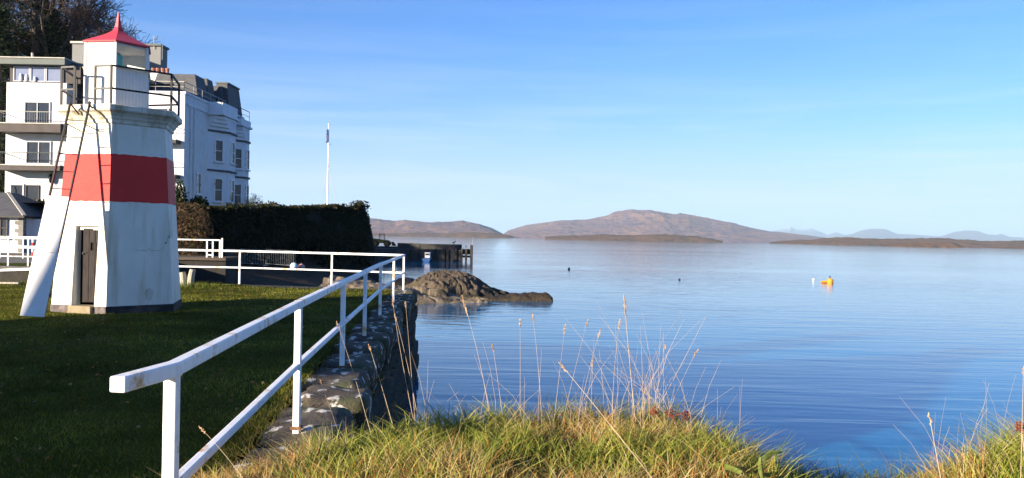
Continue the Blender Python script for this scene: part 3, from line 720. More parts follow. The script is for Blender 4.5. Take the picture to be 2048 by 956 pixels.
mf = thing('mooring_post', W(24, 572, 24.2).xy.to_tuple() + (0,), 'rusty upright post with a pale plank at its foot on the lock edge', 'post')
p = mf.location
MB().bar((p.x, p.y - .75, -.1), (p.x - .02, p.y - .75, .78), .08).bar((p.x - .15, p.y - .72, -.05), (p.x - .12, p.y - .72, .74), .04).build('post', M['rust'], mf)
MB().bar((p.x - .3, p.y - .9, .035), (p.x + .75, p.y - .9, .045), .12, .05).build('plank', M['pale_timber'], mf)
MB().bar((p.x - 1.3, p.y + .3, .3), (p.x + 1.0, p.y + .25, .42), .12, .07).build('balance_beam', M['rail'], mf)

pf = thing('timber_platform', W(410, 520, 47).xy.to_tuple() + (.1,), 'dark timber landing stage with a white handrail at the lock mouth', 'platform')
x0, x1 = WX(300, 47), WX(462, 47)
MB().box(x0, x1, 46.2, 49.2, -.02, .14).build('deck', M['timber'], pf)
MB().box(x0 + .2, x1 - .05, 46.35, 49, -2.9, -.02).build('fender_wall', surf('platform_piles', (.03, .026, .022), None, 2, .9, .6, .03, stretch=(3, 3, .4)), pf)
hp = [(WX(q, 47), 46.6, .14) for q in (330, 420, 432)]
for q, (xx, hgt) in enumerate([(WX(330, 47), 1.0), (WX(421, 47), 1.0), (WX(432.5, 47), 1.0), (WX(446.5, 47), 1.0), (WX(451, 47), 1.1)]):
    MB().bar((xx, 46.5, .13), (xx, 46.5, .14 + hgt), .075).build('handrail_post', M['rail'], pf)
MB().bar((WX(300, 47), 46.5, 1.12), (WX(452, 47), 46.5, 1.12), .07).build('handrail', M['rail'], pf)
MB().bar((WX(421, 47), 46.45, .30), (WX(435, 47), 46.45, .26), .07).build('cross_bar', M['rail'], pf)

def barrier(px0, px1, y0_, d0, d1, label):
    a = Vector((WX(px0, d0), d0, -.55)); c = Vector((WX(px1, d1), d1, -.62))
    t = thing('crowd_barrier', a, label, 'barrier', 'steel barriers under the ivy wall')
    m_ = M.setdefault('galv', surf('galvanised_steel', (.33, .34, .34), (.22, .22, .21), 5, .45, .2, .003, metal=.6))
    fr = MB(); up = Vector((0, 0, 1))
    fr.tube([a + up * .12, a + up * 1.05, c + up * 1.05, c + up * .12, a + up * .12], .022, 6).build('frame', m_, t)
    br = MB()
    for k in range(1, 16):
        q = a + (c - a) * (k / 16); br.tube([q + up * .12, q + up * 1.05], .009, 5)
    tag(br.build('bars', m_, t), kind='stuff')
    for q in (a, c): MB().bar(q + Vector((-.05, -.28, .02)), q + Vector((.05, .28, .02)), .05, .02).bar(q, q + up * .15, .03).build('foot', m_, t)
barrier(533, 592, 0, 53.8, 53.0, 'steel crowd barrier nearest the pink buoy under the ivy wall')
barrier(480, 531, 0, 54.0, 54.4, 'steel crowd barrier between its two neighbours under the ivy wall')
barrier(452, 479, 0, 53.6, 54.0, 'steel crowd barrier next to the landing stage handrail')
def float_ball(name, loc, r, colr, label, cat='buoy'):
    t = thing(name, loc, label, cat)
    m_ = surf(name + '_plastic', colr, tuple(v * .8 for v in colr), 3, .4, .1, .002)
    MB().lathe(loc[:2], [(r * math.sin(a), loc[2] + r - r * math.cos(a)) for a in np.linspace(.15, 2.9, 9)], 14).build('float', m_, t, smooth=True)
    MB().lathe(loc[:2], [(r * .22, loc[2] + 1.9 * r), (r * .22, loc[2] + 2.3 * r), (r * .1, loc[2] + 2.4 * r)], 8).build('eye', M['black_iron'], t)
    return t
q = W(603, 529, 52); float_ball('fender_buoy', (q.x, q.y, -.72), .2, (.65, .32, .28), 'round pink buoy lying on the shore beside the barriers')
q = W(588, 527, 51.5); float_ball('fender_buoy', (q.x, q.y, -.72), .24, (.55, .68, .78), 'pale grey buoy lying against the crowd barrier')

# pair of old weathered bollard posts on the lawn
bo = thing('mooring_stump', W(390, 575, 24.3).xy.to_tuple() + (0,), 'pair of bleached old timber stumps at the edge of the lawn', 'bollard')
p = bo.location
for dx, hh, tl in ((-.09, .42, -.05), (.09, .5, .07)):
    MB().tube([(p.x + dx, p.y - .6, -.05), (p.x + dx + tl * .4, p.y - .6, hh * .6), (p.x + dx + tl, p.y - .6, hh)], [.10, .095, .085], 9).build('stump', M['pale_timber'], bo)

# ------------------------------------------------------------------ ivy covered sea wall
iv = thing('sea_wall', (WALL_B.x, WALL_B.y, 0), 'tall dark sea wall overgrown with ivy below the hotel terrace', 'wall')
wd = (WALL_B - WALL_A); wl = wd.length; wdn = wd.normalized(); wn = Vector((wdn.y, -wdn.x, 0))
def wtop(t): return 2.98 + .75 * t + .32 * fbm(t * 14, 2.2, 1.0, 4)
b = MB(); n = 40
pts = []
for i in range(n + 1):
    t = i / n; base = WALL_A + wd * t; z1 = wtop(t); bt_ = wdn * (.75 if i == n else 0)
    pts.append([(base + wn * .9 + bt_ * 1.5) + Vector((0, 0, -2.6)), (base + wn * .35 + bt_ * .6) + Vector((0, 0, z1 * .5)), base + Vector((0, 0, z1)), base - wn * .6 + Vector((0, 0, z1)), base - wn * .6 + Vector((0, 0, -2.6))])
for i in range(n):
    for k in range(4): b.quad(pts[i][k], pts[i + 1][k], pts[i + 1][k + 1], pts[i][k + 1])
b.add(pts[n], [(0, 1, 2, 3, 4)]); b.add(pts[0], [(4, 3, 2, 1, 0)])
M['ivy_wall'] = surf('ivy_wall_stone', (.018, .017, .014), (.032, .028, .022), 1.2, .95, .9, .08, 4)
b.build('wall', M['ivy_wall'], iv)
# return face at the corner, running back to the pier
b = MB(); e0 = WALL_B; back = Vector((-6, 24, 0))
b.add([e0 + wn * .9 + Vector((0, 0, -2.6)), e0 + Vector((0, 0, wtop(1))), e0 + back + Vector((0, 0, 3.6)), e0 + back + Vector((1.2, 0, -2.6))], [(0, 3, 2, 1)])
b.build('return_wall', M['ivy_wall'], iv)
M['leaf'] = vcol_mat('ivy_leaf', .55, .12)
nL = 16000
t = rng.uniform(0, 1, nL); h = rng.uniform(0, 1, nL) ** .8
dens = np.array([fbm(a * 9, c * 3, 4.0, 4) for a, c in zip(t, h)])
keep = dens > -.42; t, h, dens = t[keep], h[keep], dens[keep]
zt = np.array([wtop(a) for a in t]) + .12
P = np.zeros((len(t), 3)); P[:, 0] = WALL_A.x + wd.x * t; P[:, 1] = WALL_A.y + wd.y * t
off = .95 * (1 - h) + .12 + .9 * np.clip(dens, 0, 1) + rng.uniform(0, .12, len(t))
P[:, 0] += wn.x * off; P[:, 1] += wn.y * off; P[:, 2] = -1.0 + (zt + 1.0) * h
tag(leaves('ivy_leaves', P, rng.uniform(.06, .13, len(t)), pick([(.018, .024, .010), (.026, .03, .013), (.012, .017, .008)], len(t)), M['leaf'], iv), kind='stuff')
nC = 3600; t = rng.uniform(0, 1, nC) ** .9; zt = np.array([wtop(a) for a in t]); hump = np.array([max(0, fbm(a * 21, .5, 8.0, 4)) for a in t])
hump += .6 * np.exp(-((t - .965) / .03) ** 2)
P = np.zeros((nC, 3)); P[:, 0] = WALL_A.x + wd.x * t + rng.normal(0, .3, nC); P[:, 1] = WALL_A.y + wd.y * t + rng.normal(0, .2, nC)
P[:, 2] = zt + rng.uniform(0, 1, nC) * (.12 + hump * .55)
tag(leaves('ivy_crest', P, rng.uniform(.06, .13, nC), pick([(.02, .026, .010), (.03, .03, .013), (.06, .045, .02)], nC), M['leaf'], iv), kind='stuff')
q = W(533, 408, 60)
for k, (px_, dd, hh) in enumerate(((372, 50.2, 3.2), (388, 51.0, 2.8))):
    base = W(px_, 490, dd); t_ = thing('bramble', (base.x, base.y, 0.1), ('brown leafless bramble thicket touching the lighthouse side of the ivy wall', 'brown leafless bramble thicket half buried in the ivy wall')[k], 'shrub', 'brambles by the ivy wall')
    nn = 1800; a = rng.uniform(0, 2 * np.pi, nn); hh_ = rng.uniform(0, 1, nn); rr = (.4 + .75 * np.sin(hh_ * 2.6)) * rng.uniform(.2, 1, nn) ** .5
    P = np.stack([base.x + rr * np.cos(a), base.y + rr * np.sin(a), -.3 + hh_ * (hh + .4)], 1)
    tag(leaves('twigs', P, rng.uniform(.06, .22, nn), pick([(.11, .065, .035), (.07, .045, .025), (.15, .09, .05), (.04, .04, .015)], nn), M['leaf'], t_, aspect=.12), kind='stuff')

# ------------------------------------------------------------------ the white hotel
M['harl'] = surf('white_harling', (.68, .67, .67), (.60, .585, .575), 1.3, .9, .6, .02, 22)
M['smooth_white'] = surf('white_render', (.70, .70, .72), (.64, .64, .66), .8, .8, .3, .01, 12)
M['slate'] = surf('roof_slate', (.06, .062, .068), (.09, .088, .09), 2.5, .7, .6, .02, 10, stretch=(1, 1, 3))
M['fascia'] = surf('green_fascia', (.10, .115, .105), (.085, .10, .09), 1.5, .6, .1, .004)
M['brown_beam'] = surf('balcony_beam', (.075, .06, .055), (.055, .045, .04), 2, .7, .2, .006)
M['clad'] = surf('grey_cladding', (.20, .20, .19), (.15, .15, .145), 8, .7, .4, .01, stretch=(8, 8, .2))
M['metal_rail'] = surf('painted_handrail', (.45, .42, .36), None, 4, .5, .1, .002)
M['pot'] = surf('chimney_pot', (.33, .15, .10), (.24, .11, .08), 4, .8, .3, .01)
M['curtain'] = surf('net_curtain', (.5, .5, .52), (.4, .4, .43), 9, .8, .2, .01, stretch=(9, 9, .3))
hx0, hx1 = WX(8, 58), WX(128, 58)
ht = thing('hotel', (-30, 60, 3.2), 'large white harled hotel with balconies, flat roofs and turreted seaward bays', 'hotel')
def window(parent, c, tang, nrm, w, h, name='window', mull=1, fr=.07, frame_m='rail', pane_m='glass_dark', cross=False, sill=True):
    """frame standing a little proud, dark pane set back inside it"""
    c = Vector(c); tang = Vector(tang); nrm = Vector(nrm); up = Vector((0, 0, 1)); b = MB()
    for s in (-1, 1):
        b.obox(c + tang * s * (w / 2 - fr / 2) + nrm * .03, tang, nrm, up, fr / 2, .05, h / 2)
        b.obox(c + up * s * (h / 2 - fr / 2) + nrm * .03, tang, nrm, up, w / 2 - fr, .045, fr / 2)
    for k in range(1, mull): b.obox(c + tang * (w * (k / mull - .5)) + nrm * .03, tang, nrm, up, fr * .4, .04, h / 2 - fr)
    if cross: b.obox(c + nrm * .03, tang, nrm, up, w / 2 - fr, .04, fr * .35)
    o = b.build(name, M[frame_m], parent)
    MB().obox(c + nrm * .012, tang, nrm, up, w / 2 - fr * .5, .008, h / 2 - fr * .5).build('pane', M[pane_m], o)
    if sill: MB().obox(c - up * (h / 2 + .05) + nrm * .08, tang, nrm, up, w / 2 + .08, .1, .05).build('sill', M['smooth_white'], o)
    return o
FX, FN = Vector((1, 0, 0)), Vector((0, -1, 0))
Z = lambda py, d=58, px=60: WZ(px, py, d)
# left block: three storeys with two balconies and a glazed top floor
w0 = MB().box(hx0, hx1, 58, 72, 2.8, Z(165)).build('wall', M['harl'], ht)
sun_w = MB().box(hx0 + .15, hx1 + .9, 58.12, 71, Z(165), Z(131)).build('sun_lounge', M['brown_beam'], ht)
xs = [WX(p, 58) for p in (20, 54, 85, 121)]
for a, c in zip(xs[:-1], xs[1:]): window(sun_w, ((a + c) / 2, 58.1, (Z(163) + Z(133)) / 2), FX, FN, c - a - .03, Z(133) - Z(163), fr=.07, frame_m='curtain', pane_m='glass_sky', sill=False)
for dx, hh in ((.55, .55), (.95, .5), (1.55, .35)):      # things standing on the lounge window sill
    MB().lathe((xs[0] + dx, 58.0), [(.09, Z(163)), (.11, Z(163) + hh * .5), (.05, Z(163) + hh)], 8).build('ornament', M['smooth_white'], sun_w)
MB().box(hx0 - .3, hx1 + .1, 57.5, 72, Z(131), Z(119)).build('roof_fascia', M['fascia'], ht)
MB().box(hx0 - .36, hx1 + .14, 57.42, 72, Z(119), Z(119) + .07).build('roof_edge', M['metal_rail'], ht)
MB().box(hx1 + .11, hx1 + 3.2, 58.4, 72, Z(131), Z(122)).build('roof_fascia', M['fascia'], ht)
MB().tube([(WX(27, 58), 60, 13.5), (WX(25, 58), 60, 14.3)], .09, 8).build('flue', M['metal_rail'], ht)
# middle wall behind the lighthouse with slate hanging
MB().box(hx1, hx1 + 3.2, 59.5, 72, 2.8, Z(131)).build('slate_hung_wall', M['slate'], ht)
for c0, c1, y0, y1, d, px in ((45, 97, 203, 250, 58, 60), (50, 100, 282, 328, 58, 60)):
    window(w0, (WX((c0 + c1) / 2, d), 58, (Z(y0) + Z(y1)) / 2), FX, FN, WX(c1, d) - WX(c0, d), Z(y0) - Z(y1), 'balcony_door', 2, .08, 'curtain')
def balcony(x0, x1, z0, z1, zr, y1=58.0, proj=1.25, rail_m='metal_rail'):
    s = MB().box(x0, x1, y1 - proj, y1, z0, z1).build('balcony', M['brown_beam'], ht)
    MB().box(x0 - .05, x1 + .05, y1 - proj - .06, y1, z1, z1 + .07).build('balcony_floor', M['metal_rail'], s)
    yy = y1 - proj + .05
    MB().tube([(x0, y1, zr), (x0, yy, zr), (x1, yy, zr), (x1, y1, zr)], .028, 6).build('handrail', M[rail_m], s)
    b = MB(); n = int((x1 - x0) / .16)
    for i in range(n + 1): b.tube([(x0 + (x1 - x0) * i / n, yy, z1), (x0 + (x1 - x0) * i / n, yy, zr)], .011, 4)
    tag(b.build('balusters', M[rail_m], s), kind='stuff')
balcony(hx0 - .1, hx1 + .3, Z(268), Z(252), Z(228))
balcony(hx0 + .05, hx1 + .3, Z(343), Z(334), Z(308), rail_m='fascia')
# ground floor: door with an oval light, shop window, lantern
dd = window(w0, (WX(33, 58), 58, (Z(368) + Z(407)) / 2), FX, FN, 1.0, Z(368) - Z(407), 'door', 1, .1, 'curtain', sill=False)
MB().add([(WX(26, 58) + .17 * math.cos(t), 57.93, Z(384) + .42 * math.sin(t)) for t in np.linspace(0, 2 * math.pi, 17)[:-1]], [tuple(range(16))[::-1]]).build('oval_light', M['glass_dark'], dd)
window(w0, (WX(64, 58), 58, (Z(370) + Z(400)) / 2), FX, FN, .95, Z(370) - Z(400), 'window', 1, .06, 'brown_beam')
wl_ = MB().lathe((WX(103, 58), 57.8), [(.05, Z(366)), (.13, Z(362)), (.16, Z(352)), (.10, Z(349)), (.03, Z(347))], 6).build('wall_lantern', M['black_iron'], w0)
MB().tube([(WX(103, 58), 57.8, Z(347)), (WX(103, 58), 58, Z(345))], .02, 5).build('lantern_arm', M['black_iron'], wl_)
# middle block up to the seaward corner
mx0, mx1 = hx1 + 3.2, WX(365, 60)
zt = WZ(365, 183, 60)
MBk = MB().box(mx0, mx1, 60, 73, 2.8, zt).build('wall', M['harl'], ht)
for py in (283, 352):                                            # small balconies on the corner of the lit front
    zb = WZ(350, py, 60); balcony(mx1 - 2.6, mx1 - .25, zb - .2, zb, zb + .95, 60.0, .9)
for py in (240, 310, 380): window(MBk, (mx1 - 1.7, 60, WZ(350, py, 60)), FX, FN, 1.1, 1.7)
def roof_rail(pts, z0, z1):
    b = MB().tube([Vector((p[0], p[1], z1)) for p in pts], .03, 6).tube([Vector((p[0], p[1], (z0 + z1) / 2)) for p in pts], .02, 6)
    for p, q in zip(pts[:-1], pts[1:]):
        n = max(1, int((Vector(q) - Vector(p)).length / 1.5))
        for i in range(n + 1): c = Vector(p).lerp(Vector(q), i / n); b.tube([(c.x, c.y, z0), (c.x, c.y, z1)], .02, 5)
    return b
roof_rail([(mx0, 60.2), (mx1 - .15, 60.2), (mx1 - .15, 69)], zt, zt + .75).build('roof_railing', M['metal_rail'], ht)
MB().box(mx0 - .1, mx1 + .08, 59.92, 73.1, zt - .16, zt).build('parapet', M['smooth_white'], ht)
# seaward side: band course, down pipes, two corbelled bay turrets
zc = zt - .75
MB().box(mx1, mx1 + .09, 60.4, 64.6, zc - .18, zc).build('band_course', M['smooth_white'], ht)
for yy in (61.0, 61.7): MB().tube([(mx1 + .1, yy, 3), (mx1 + .1, yy, zc - .2)], .055, 7).build('down_pipe', M['smooth_white'], ht)
window(MBk, (mx1, 62.8, 5.2), (0, 1, 0), (1, 0, 0), .8, 1.6)
def bay(y0, dz, zparapet, pr=1.05, ch=1.75, fl=1.55):
    """half-octagonal bay: chamfer, flat, chamfer; corbelled out to a square top"""
    prof = [(mx1, y0), (mx1 + pr, y0 + ch), (mx1 + pr, y0 + ch + fl), (mx1, y0 + 2 * ch + fl)]
    z1 = 9.45 + dz
    def loft(b, pf, za, zb):
        vs = [(x, y, za) for x, y in pf] + [(x, y, zb) for x, y in pf]; n = len(pf)
        return b.add(vs, [(i, i + 1, n + i + 1, n + i) for i in range(n - 1)] + [tuple(range(n, 2 * n)), tuple(range(n))[::-1]])
    o = loft(MB(), prof, 2.8, z1).build('bay', M['smooth_white'], ht)
    big = lambda k: [(mx1, y0 - k), (mx1 + pr + k, y0 + ch - k * .4), (mx1 + pr + k, y0 + ch + fl + k * .4), (mx1, y0 + 2 * ch + fl + k)]
    for zz in (z1, 6.35 + dz): loft(MB(), big(.13), zz, zz + .15).build('string_course', M['slate'], o)
    # corbel steps filling the corner over the chamfer
    for k in range(4):
        f = k / 4.0
        pf = [(mx1, y0), (mx1 + pr * (f * .75 + .05), y0 + .05), (mx1 + pr + .02, y0 + ch * (1 - f * .8)), (mx1 + pr + .02, y0 + ch + fl), (mx1, y0 + 2 * ch + fl)]
        loft(MB(), pf, z1 + .15 + k * .28, z1 + .15 + (k + 1) * .28 + .02).build('corbel', M['smooth_white'], o)
    loft(MB(), [(mx1, y0 - .1), (mx1 + pr + .05, y0 - .02), (mx1 + pr + .05, y0 + ch + fl + .2), (mx1, y0 + 2 * ch + fl)], z1 + 1.27, zparapet).build('turret_parapet', M['smooth_white'], o)
    loft(MB(), [(mx1, y0 - .2), (mx1 + pr + .17, y0 - .12), (mx1 + pr + .17, y0 + ch + fl + .3), (mx1, y0 + 2 * ch + fl + .1)], z1 + 1.27, z1 + 1.42).build('turret_band', M['smooth_white'], o)
    ct = Vector((pr, ch, 0)).normalized(); cn = Vector((ct.y, -ct.x, 0)); cc = Vector((mx1 + pr / 2, y0 + ch / 2, 0))
    for zz, hh in ((8.0 + dz, 1.75), (4.9 + dz, 1.85)):
        window(o, cc + Vector((0, 0, zz)), ct, cn, .8, hh, cross=True)
        window(o, (mx1 + pr, y0 + ch + fl / 2, zz), (0, 1, 0), (1, 0, 0), .8, hh, cross=True)
    return o
bay(64.7, 0, zt + .02); bay(69.8, -.15, zt - .5, .85, 1.3, 1.0)
roof_rail([(mx1 + .1, 69.9), (mx1 + .8, 69.9), (mx1 + .8, 72.2)], zt - .5, zt + .35).build('turret_railing', M['black_iron'], ht)
# roofs and stacks set back behind the parapets
b = MB(); ra, rb_, rc, rd = (mx0 + 1.5, 63.5), (mx1 - .6, 63.5), (mx1 - .6, 71), (mx0 + 1.5, 71); zr = WZ(370, 153, 65)
def hip(b, x0, x1, y0, y1, z0, z1, ins):
    return b.add([(x0, y0, z0), (x1, y0, z0), (x1, y1, z0), (x0, y1, z0), (x0 + ins, y0 + ins, z1), (x1 - ins, y0 + ins, z1), (x1 - ins, y1 - ins, z1), (x0 + ins, y1 - ins, z1)],
                 [(0, 1, 5, 4), (1, 2, 6, 5), (2, 3, 7, 6), (3, 0, 4, 7), (4, 5, 6, 7)])
hip(MB(), WX(290, 63.5), WX(392, 63.5), 63.5, 66.4, zt - .3, zr, .5).build('mansard_roof', M['slate'], ht)
hip(MB(), WX(384, 67), WX(419, 67), 66.5, 68.5, zt - .3, WZ(400, 157, 67), .4).build('mansard_roof', M['slate'], ht)
hip(MB(), WX(396, 67.5), WX(432, 67.5), 68.6, 70.4, zt - .3, WZ(410, 172, 69), .25).build('mansard_roof', M['slate'], ht)
hip(MB(), WX(418, 69), mx1 + .1, 69, 72.6, zt - .3, WZ(460, 166, 69), .3).build('mansard_roof', M['slate'], ht)
MB().box(WX(418, 69) + .2, mx1 - .1, 69.25, 72.3, WZ(460, 166, 69) + .003, WZ(460, 166, 69) + .12).build('roof_edge', M['fascia'], ht)
c = MB().box(WX(297, 66), WX(338, 66), 65.2, 66.2, zt, WZ(318, 150, 66)).build('chimney', M['harl'], ht)
for p_ in (304, 313, 323, 332): MB().lathe((WX(p_, 66), 65.7), [(.15, WZ(318, 150, 66)), (.13, WZ(318, 143, 66)), (.16, WZ(318, 141, 66)), (.16, WZ(318, 138, 66))], 8).build('chimney_pot', M['pot'], c)
MB().box(WX(138, 64), WX(200, 64), 64, 68, 12.5, WZ(150, 87, 64)).build('roof_tower', M['clad'], ht)
MB().box(WX(138, 64) - .1, WX(200, 64), 63.85, 68, WZ(150, 87, 64), WZ(150, 83, 64)).build('roof_tower_edge', M['metal_rail'], ht)
tw = MB().box(WX(280, 68), WX(315, 68), 68, 69.3, 12, WZ(305, 92, 68)).build('lift_tower', M['clad'], ht)
MB().box(WX(280, 68), WX(317, 68), 67.85, 69.5, WZ(305, 92, 68), WZ(305, 88, 68)).build('lift_tower_edge', M['fascia'], tw)
b = MB(); ax = WX(301, 67.9); b.tube([(ax, 67.9, 16.5), (ax, 67.9, WZ(301, 72, 68))], .03, 5)
for k in range(5): b.tube([(ax - .25, 67.9 + .0, WZ(301, 76, 68) + .0 + k * .0), (ax + .75, 67.9, WZ(301, 78, 68))], .012, 4) if k == 0 else b.tube([(ax - .2 + k * .2, 67.75, WZ(301, 77, 68)), (ax - .2 + k * .2, 68.05, WZ(301, 77, 68))], .01, 4)
b.build('aerial', M['metal_rail'], tw)
MB().tube([(WX(319, 68), 67.9, WZ(319, 120, 68)), (WX(319, 68), 67.9, WZ(319, 90, 68))], .02, 5).build('aerial_rod', M['metal_rail'], tw)

# ------------------------------------------------------------------ cottage by the lock
ct_ = thing('cottage', (-33, 50, .1), 'low white harled cottage with slate roof and grey stone quoins beside the lock', 'cottage')
cx1 = WX(46, 50); cx0 = cx1 - 9; ze = WZ(30, 432, 50)
cw = MB().box(cx0, cx1, 50, 55.5, .0, ze).build('wall', M['harl'], ct_)
window(cw, (WX(2, 50), 50, WZ(2, 456, 50)), FX, FN, .85, 1.15, 'window', 2, .08, 'brown_beam', cross=True)
M['quoin'] = surf('grey_quoin', (.23, .215, .19), (.17, .16, .14), 3, .9, .5, .02)
zq = .12
for k in range(9):
    hq = .24; wq = .5 if k % 2 else .28
    if zq + hq < ze: MB().box(cx1 - wq, cx1 + .02, 49.96, 50.3, zq, zq + hq - .02).build('quoin', M['quoin'], cw)
    zq += hq
MB().box(cx1, cx1 + .65, 50.9, 55.2, .0, ze - .15).build('porch', M['smooth_white'], ct_)
roofo = hip(MB(), cx0 - .4, cx1 + .3, 49.6, 55.9, ze, ze + 1.5, 2.6).build('roof', M['slate'], ct_)
MB().box(cx0 - .4, cx1 + .3, 49.58, 55.92, ze - .1, ze - .002).build('eaves', M['black_iron'], roofo)
for (a, c_) in (((cx1 + .3, 49.6, ze + .04), (cx1 + .3 - 2.6, 52.2, ze + 1.54)),): MB().bar(a, c_, .2, .06).build('hip_ridge', M['metal_rail'], roofo)

# ------------------------------------------------------------------ flagpole on the terrace
fpz = 3.6; FD = 66; fpx = WX(653.5, FD)
fl = thing('flagpole', (fpx, FD, fpz), 'tall white flagpole with stays and a limp red ensign above the ivy wall', 'flagpole')
ztop = WZ(655, 250, FD)
MB().tube([(fpx, FD, fpz), (fpx, FD, (fpz + ztop) / 2), (fpx, FD, ztop)], [.065, .055, .035], 8).build('pole', M['rail'], fl)
MB().lathe((fpx, FD), [(.02, ztop), (.08, ztop + .05), (.05, ztop + .12)], 8).build('truck', M['rail'], fl)
zc_ = WZ(655, 290, FD); MB().bar((fpx, FD, zc_), (fpx + .2, FD, zc_ + .1), .03).bar((fpx - .08, FD, WZ(655, 333, FD)), (fpx + .08, FD, WZ(655, 333, FD)), .08).build('cleat', M['rust'], fl)
zs_ = WZ(655, 335, FD)
for px_ in (625, 636, 671, 677): MB().tube([(fpx, FD, zs_), (WX(px_, FD), FD + (1.2 if px_ in (636, 671) else -.8), WZ(px_, 408, FD))], .008, 4).build('stay', M['metal_rail'], fl)
za, zb_ = WZ(655, 257, FD), WZ(655, 284, FD)
for (z0, z1, cc, nm) in ((za, za - (za - zb_) * .4, (.03, .04, .13), 'flag_canton'), (za - (za - zb_) * .4, zb_, (.45, .04, .05), 'flag_fly')):
    b = MB(); n = 8; vs = []
    for i in range(n + 1):
        for j in range(5):
            t = j / 4; vs.append((fpx - .04 - .11 * t * (.8 + .3 * math.sin(i)), FD - .05 - .10 * math.sin(t * 6 + i * .3), z0 + (z1 - z0) * i / n - .1 * t))
    b.add(vs, [(i * 5 + j, i * 5 + j + 1, (i + 1) * 5 + j + 1, (i + 1) * 5 + j) for i in range(n) for j in range(4)])
    b.build(nm, surf(nm, cc, None, 3, .8, 0), fl, smooth=True)

# ------------------------------------------------------------------ old pier with its piles, loader, boat and sign
pr_ = thing('pier', (-14, 131, SEA), 'long dark stone and timber pier running out from the sea wall', 'pier')
M['pier_stone'] = surf('pier_stone', (.075, .07, .06), (.045, .042, .036), 1.2, .9, .8, .05, 5)
M['pier_timber'] = surf('pier_timber', (.055, .046, .036), (.03, .026, .022), 2, .9, .6, .03, stretch=(3, 3, .4))
D = 131
MB().box(WX(690, D), WX(921, D), D, D + 7, -3.4, WZ(850, 499, D)).build('pier_body', M['pier_stone'], pr_)
MB().box(WX(790, D), WX(835, D), D + 3, D + 4, WZ(850, 499, D) - .1, WZ(800, 486.5, D)).build('parapet', M['pier_stone'], pr_)
MB().box(WX(835, D), WX(921, D), D + 3.1, D + 4.1, WZ(850, 499, D) - .1, WZ(880, 488.5, D)).build('parapet', M['pier_stone'], pr_)
MB().box(WX(921, D), WX(941, D), D + .3, D + 6, WZ(930, 509, D), WZ(930, 499, D)).build('pier_head', M['pier_timber'], pr_)
MB().box(WX(921, D), WX(941, D), D + .3, D + .6, WZ(930, 515, D), WZ(930, 511, D)).build('waling', M['pier_timber'], pr_)
for p_ in (822, 838, 856, 872, 888, 896, 912, 924, 933): MB().bar((WX(p_, D), D - .12, -3.4), (WX(p_, D), D - .12, WZ(p_, 498, D)), .32).build('pile', M['pier_timber'], pr_)
MB().bar((WX(943.5, D), D, -3.4), (WX(943.5, D), D, WZ(943.5, 490, D)), .4).build('end_pile', M['pier_timber'], pr_)
MB().tube([(WX(946, D), D, -3), (WX(946, D), D, WZ(946, 475, D))], .05, 5).build('tide_pole', M['metal_rail'], pr_)
MB().tube([(WX(931, D), D + 2, -.3), (WX(931, D), D + 2, WZ(931, 490, D))], .06, 5).build('bollard', M['pier_timber'], pr_)
q = W(905, 500, D + 1); sb = thing('notice_box', (q.x, D + 1, WZ(880, 499, D)), 'small rust-red notice box standing on the pier', 'box')
zz = WZ(880, 499, D)
MB().box(q.x - .35, q.x + .35, D + .8, D + 1.2, zz + .06, zz + .52).build('cabinet', surf('notice_red', (.25, .12, .09), None, 4, .7, .2), sb, bevel=.03)
MB().box(q.x - .3, q.x - .2, D + .85, D + 1.1, zz, zz + .06).box(q.x + .2, q.x + .3, D + .85, D + 1.1, zz, zz + .06).build('feet', M['black_iron'], sb)
# gull on the parapet
zg = WZ(880, 488.5, D); gx = WX(905, D)
gu = thing('seagull', (gx, D + 3.5, zg), 'dark gull perched on the pier parapet', 'bird')
MB().tube([(gx - .42, D + 3.5, zg + .22), (gx - .25, D + 3.5, zg + .24), (gx - .05, D + 3.5, zg + .27), (gx + .12, D + 3.5, zg + .36), (gx + .18, D + 3.5, zg + .48), (gx + .24, D + 3.5, zg + .5), (gx + .34, D + 3.5, zg + .48)], [.01, .06, .11, .09, .06, .05, .01], 8).tube([(gx - .03, D + 3.5, zg), (gx - .03, D + 3.5, zg + .2)], .015, 4).tube([(gx + .03, D + 3.55, zg), (gx + .03, D + 3.55, zg + .2)], .015, 4).build('body', M['pier_stone'], gu, smooth=True)
# wheeled loader
LD = 138; lx = WX(766, LD); lz = -.35
M['yellow'] = surf('loader_yellow', (.36, .19, .025), (.22, .12, .025), 1.5, .6, .2, .01)
M['tyre'] = surf('tyre_rubber', (.015, .015, .015), None, 4, .9, .3, .01)
MB().box(WX(660, LD), WX(812, LD), LD - 3, LD + 4, -3, lz).build('pier_approach', M['pier_stone'], pr_)
ld = thing('wheel_loader', (lx, LD, lz), 'yellow wheeled loader with a glazed cab parked on the pier', 'loader')
body = MB().add([(lx - 1.9, LD - .6, lz + .55), (lx + .9, LD - .6, lz + .55), (lx + .9, LD - .6, lz + 1.05), (lx - .3, LD - .6, lz + 1.15), (lx - 1.9, LD - .6, lz + 1.35),
                 (lx - 1.9, LD + .6, lz + .55), (lx + .9, LD + .6, lz + .55), (lx + .9, LD + .6, lz + 1.05), (lx - .3, LD + .6, lz + 1.15), (lx - 1.9, LD + .6, lz + 1.35)],
                [(0, 1, 2, 3, 4), (9, 8, 7, 6, 5), (0, 5, 6, 1), (1, 6, 7, 2), (2, 7, 8, 3), (3, 8, 9, 4), (4, 9, 5, 0)]).build('body', M['yellow'], ld)
cab = MB()
for sx in (-.62, .28):
    for sy in (-.5, .5): cab.bar((lx + sx, LD + sy, lz + 1.12), (lx + sx * .85, LD + sy * .9, lz + 2.0), .07)
cab.box(lx - .62, lx + .33, LD - .55, LD + .55, lz + 2.0, lz + 2.09)
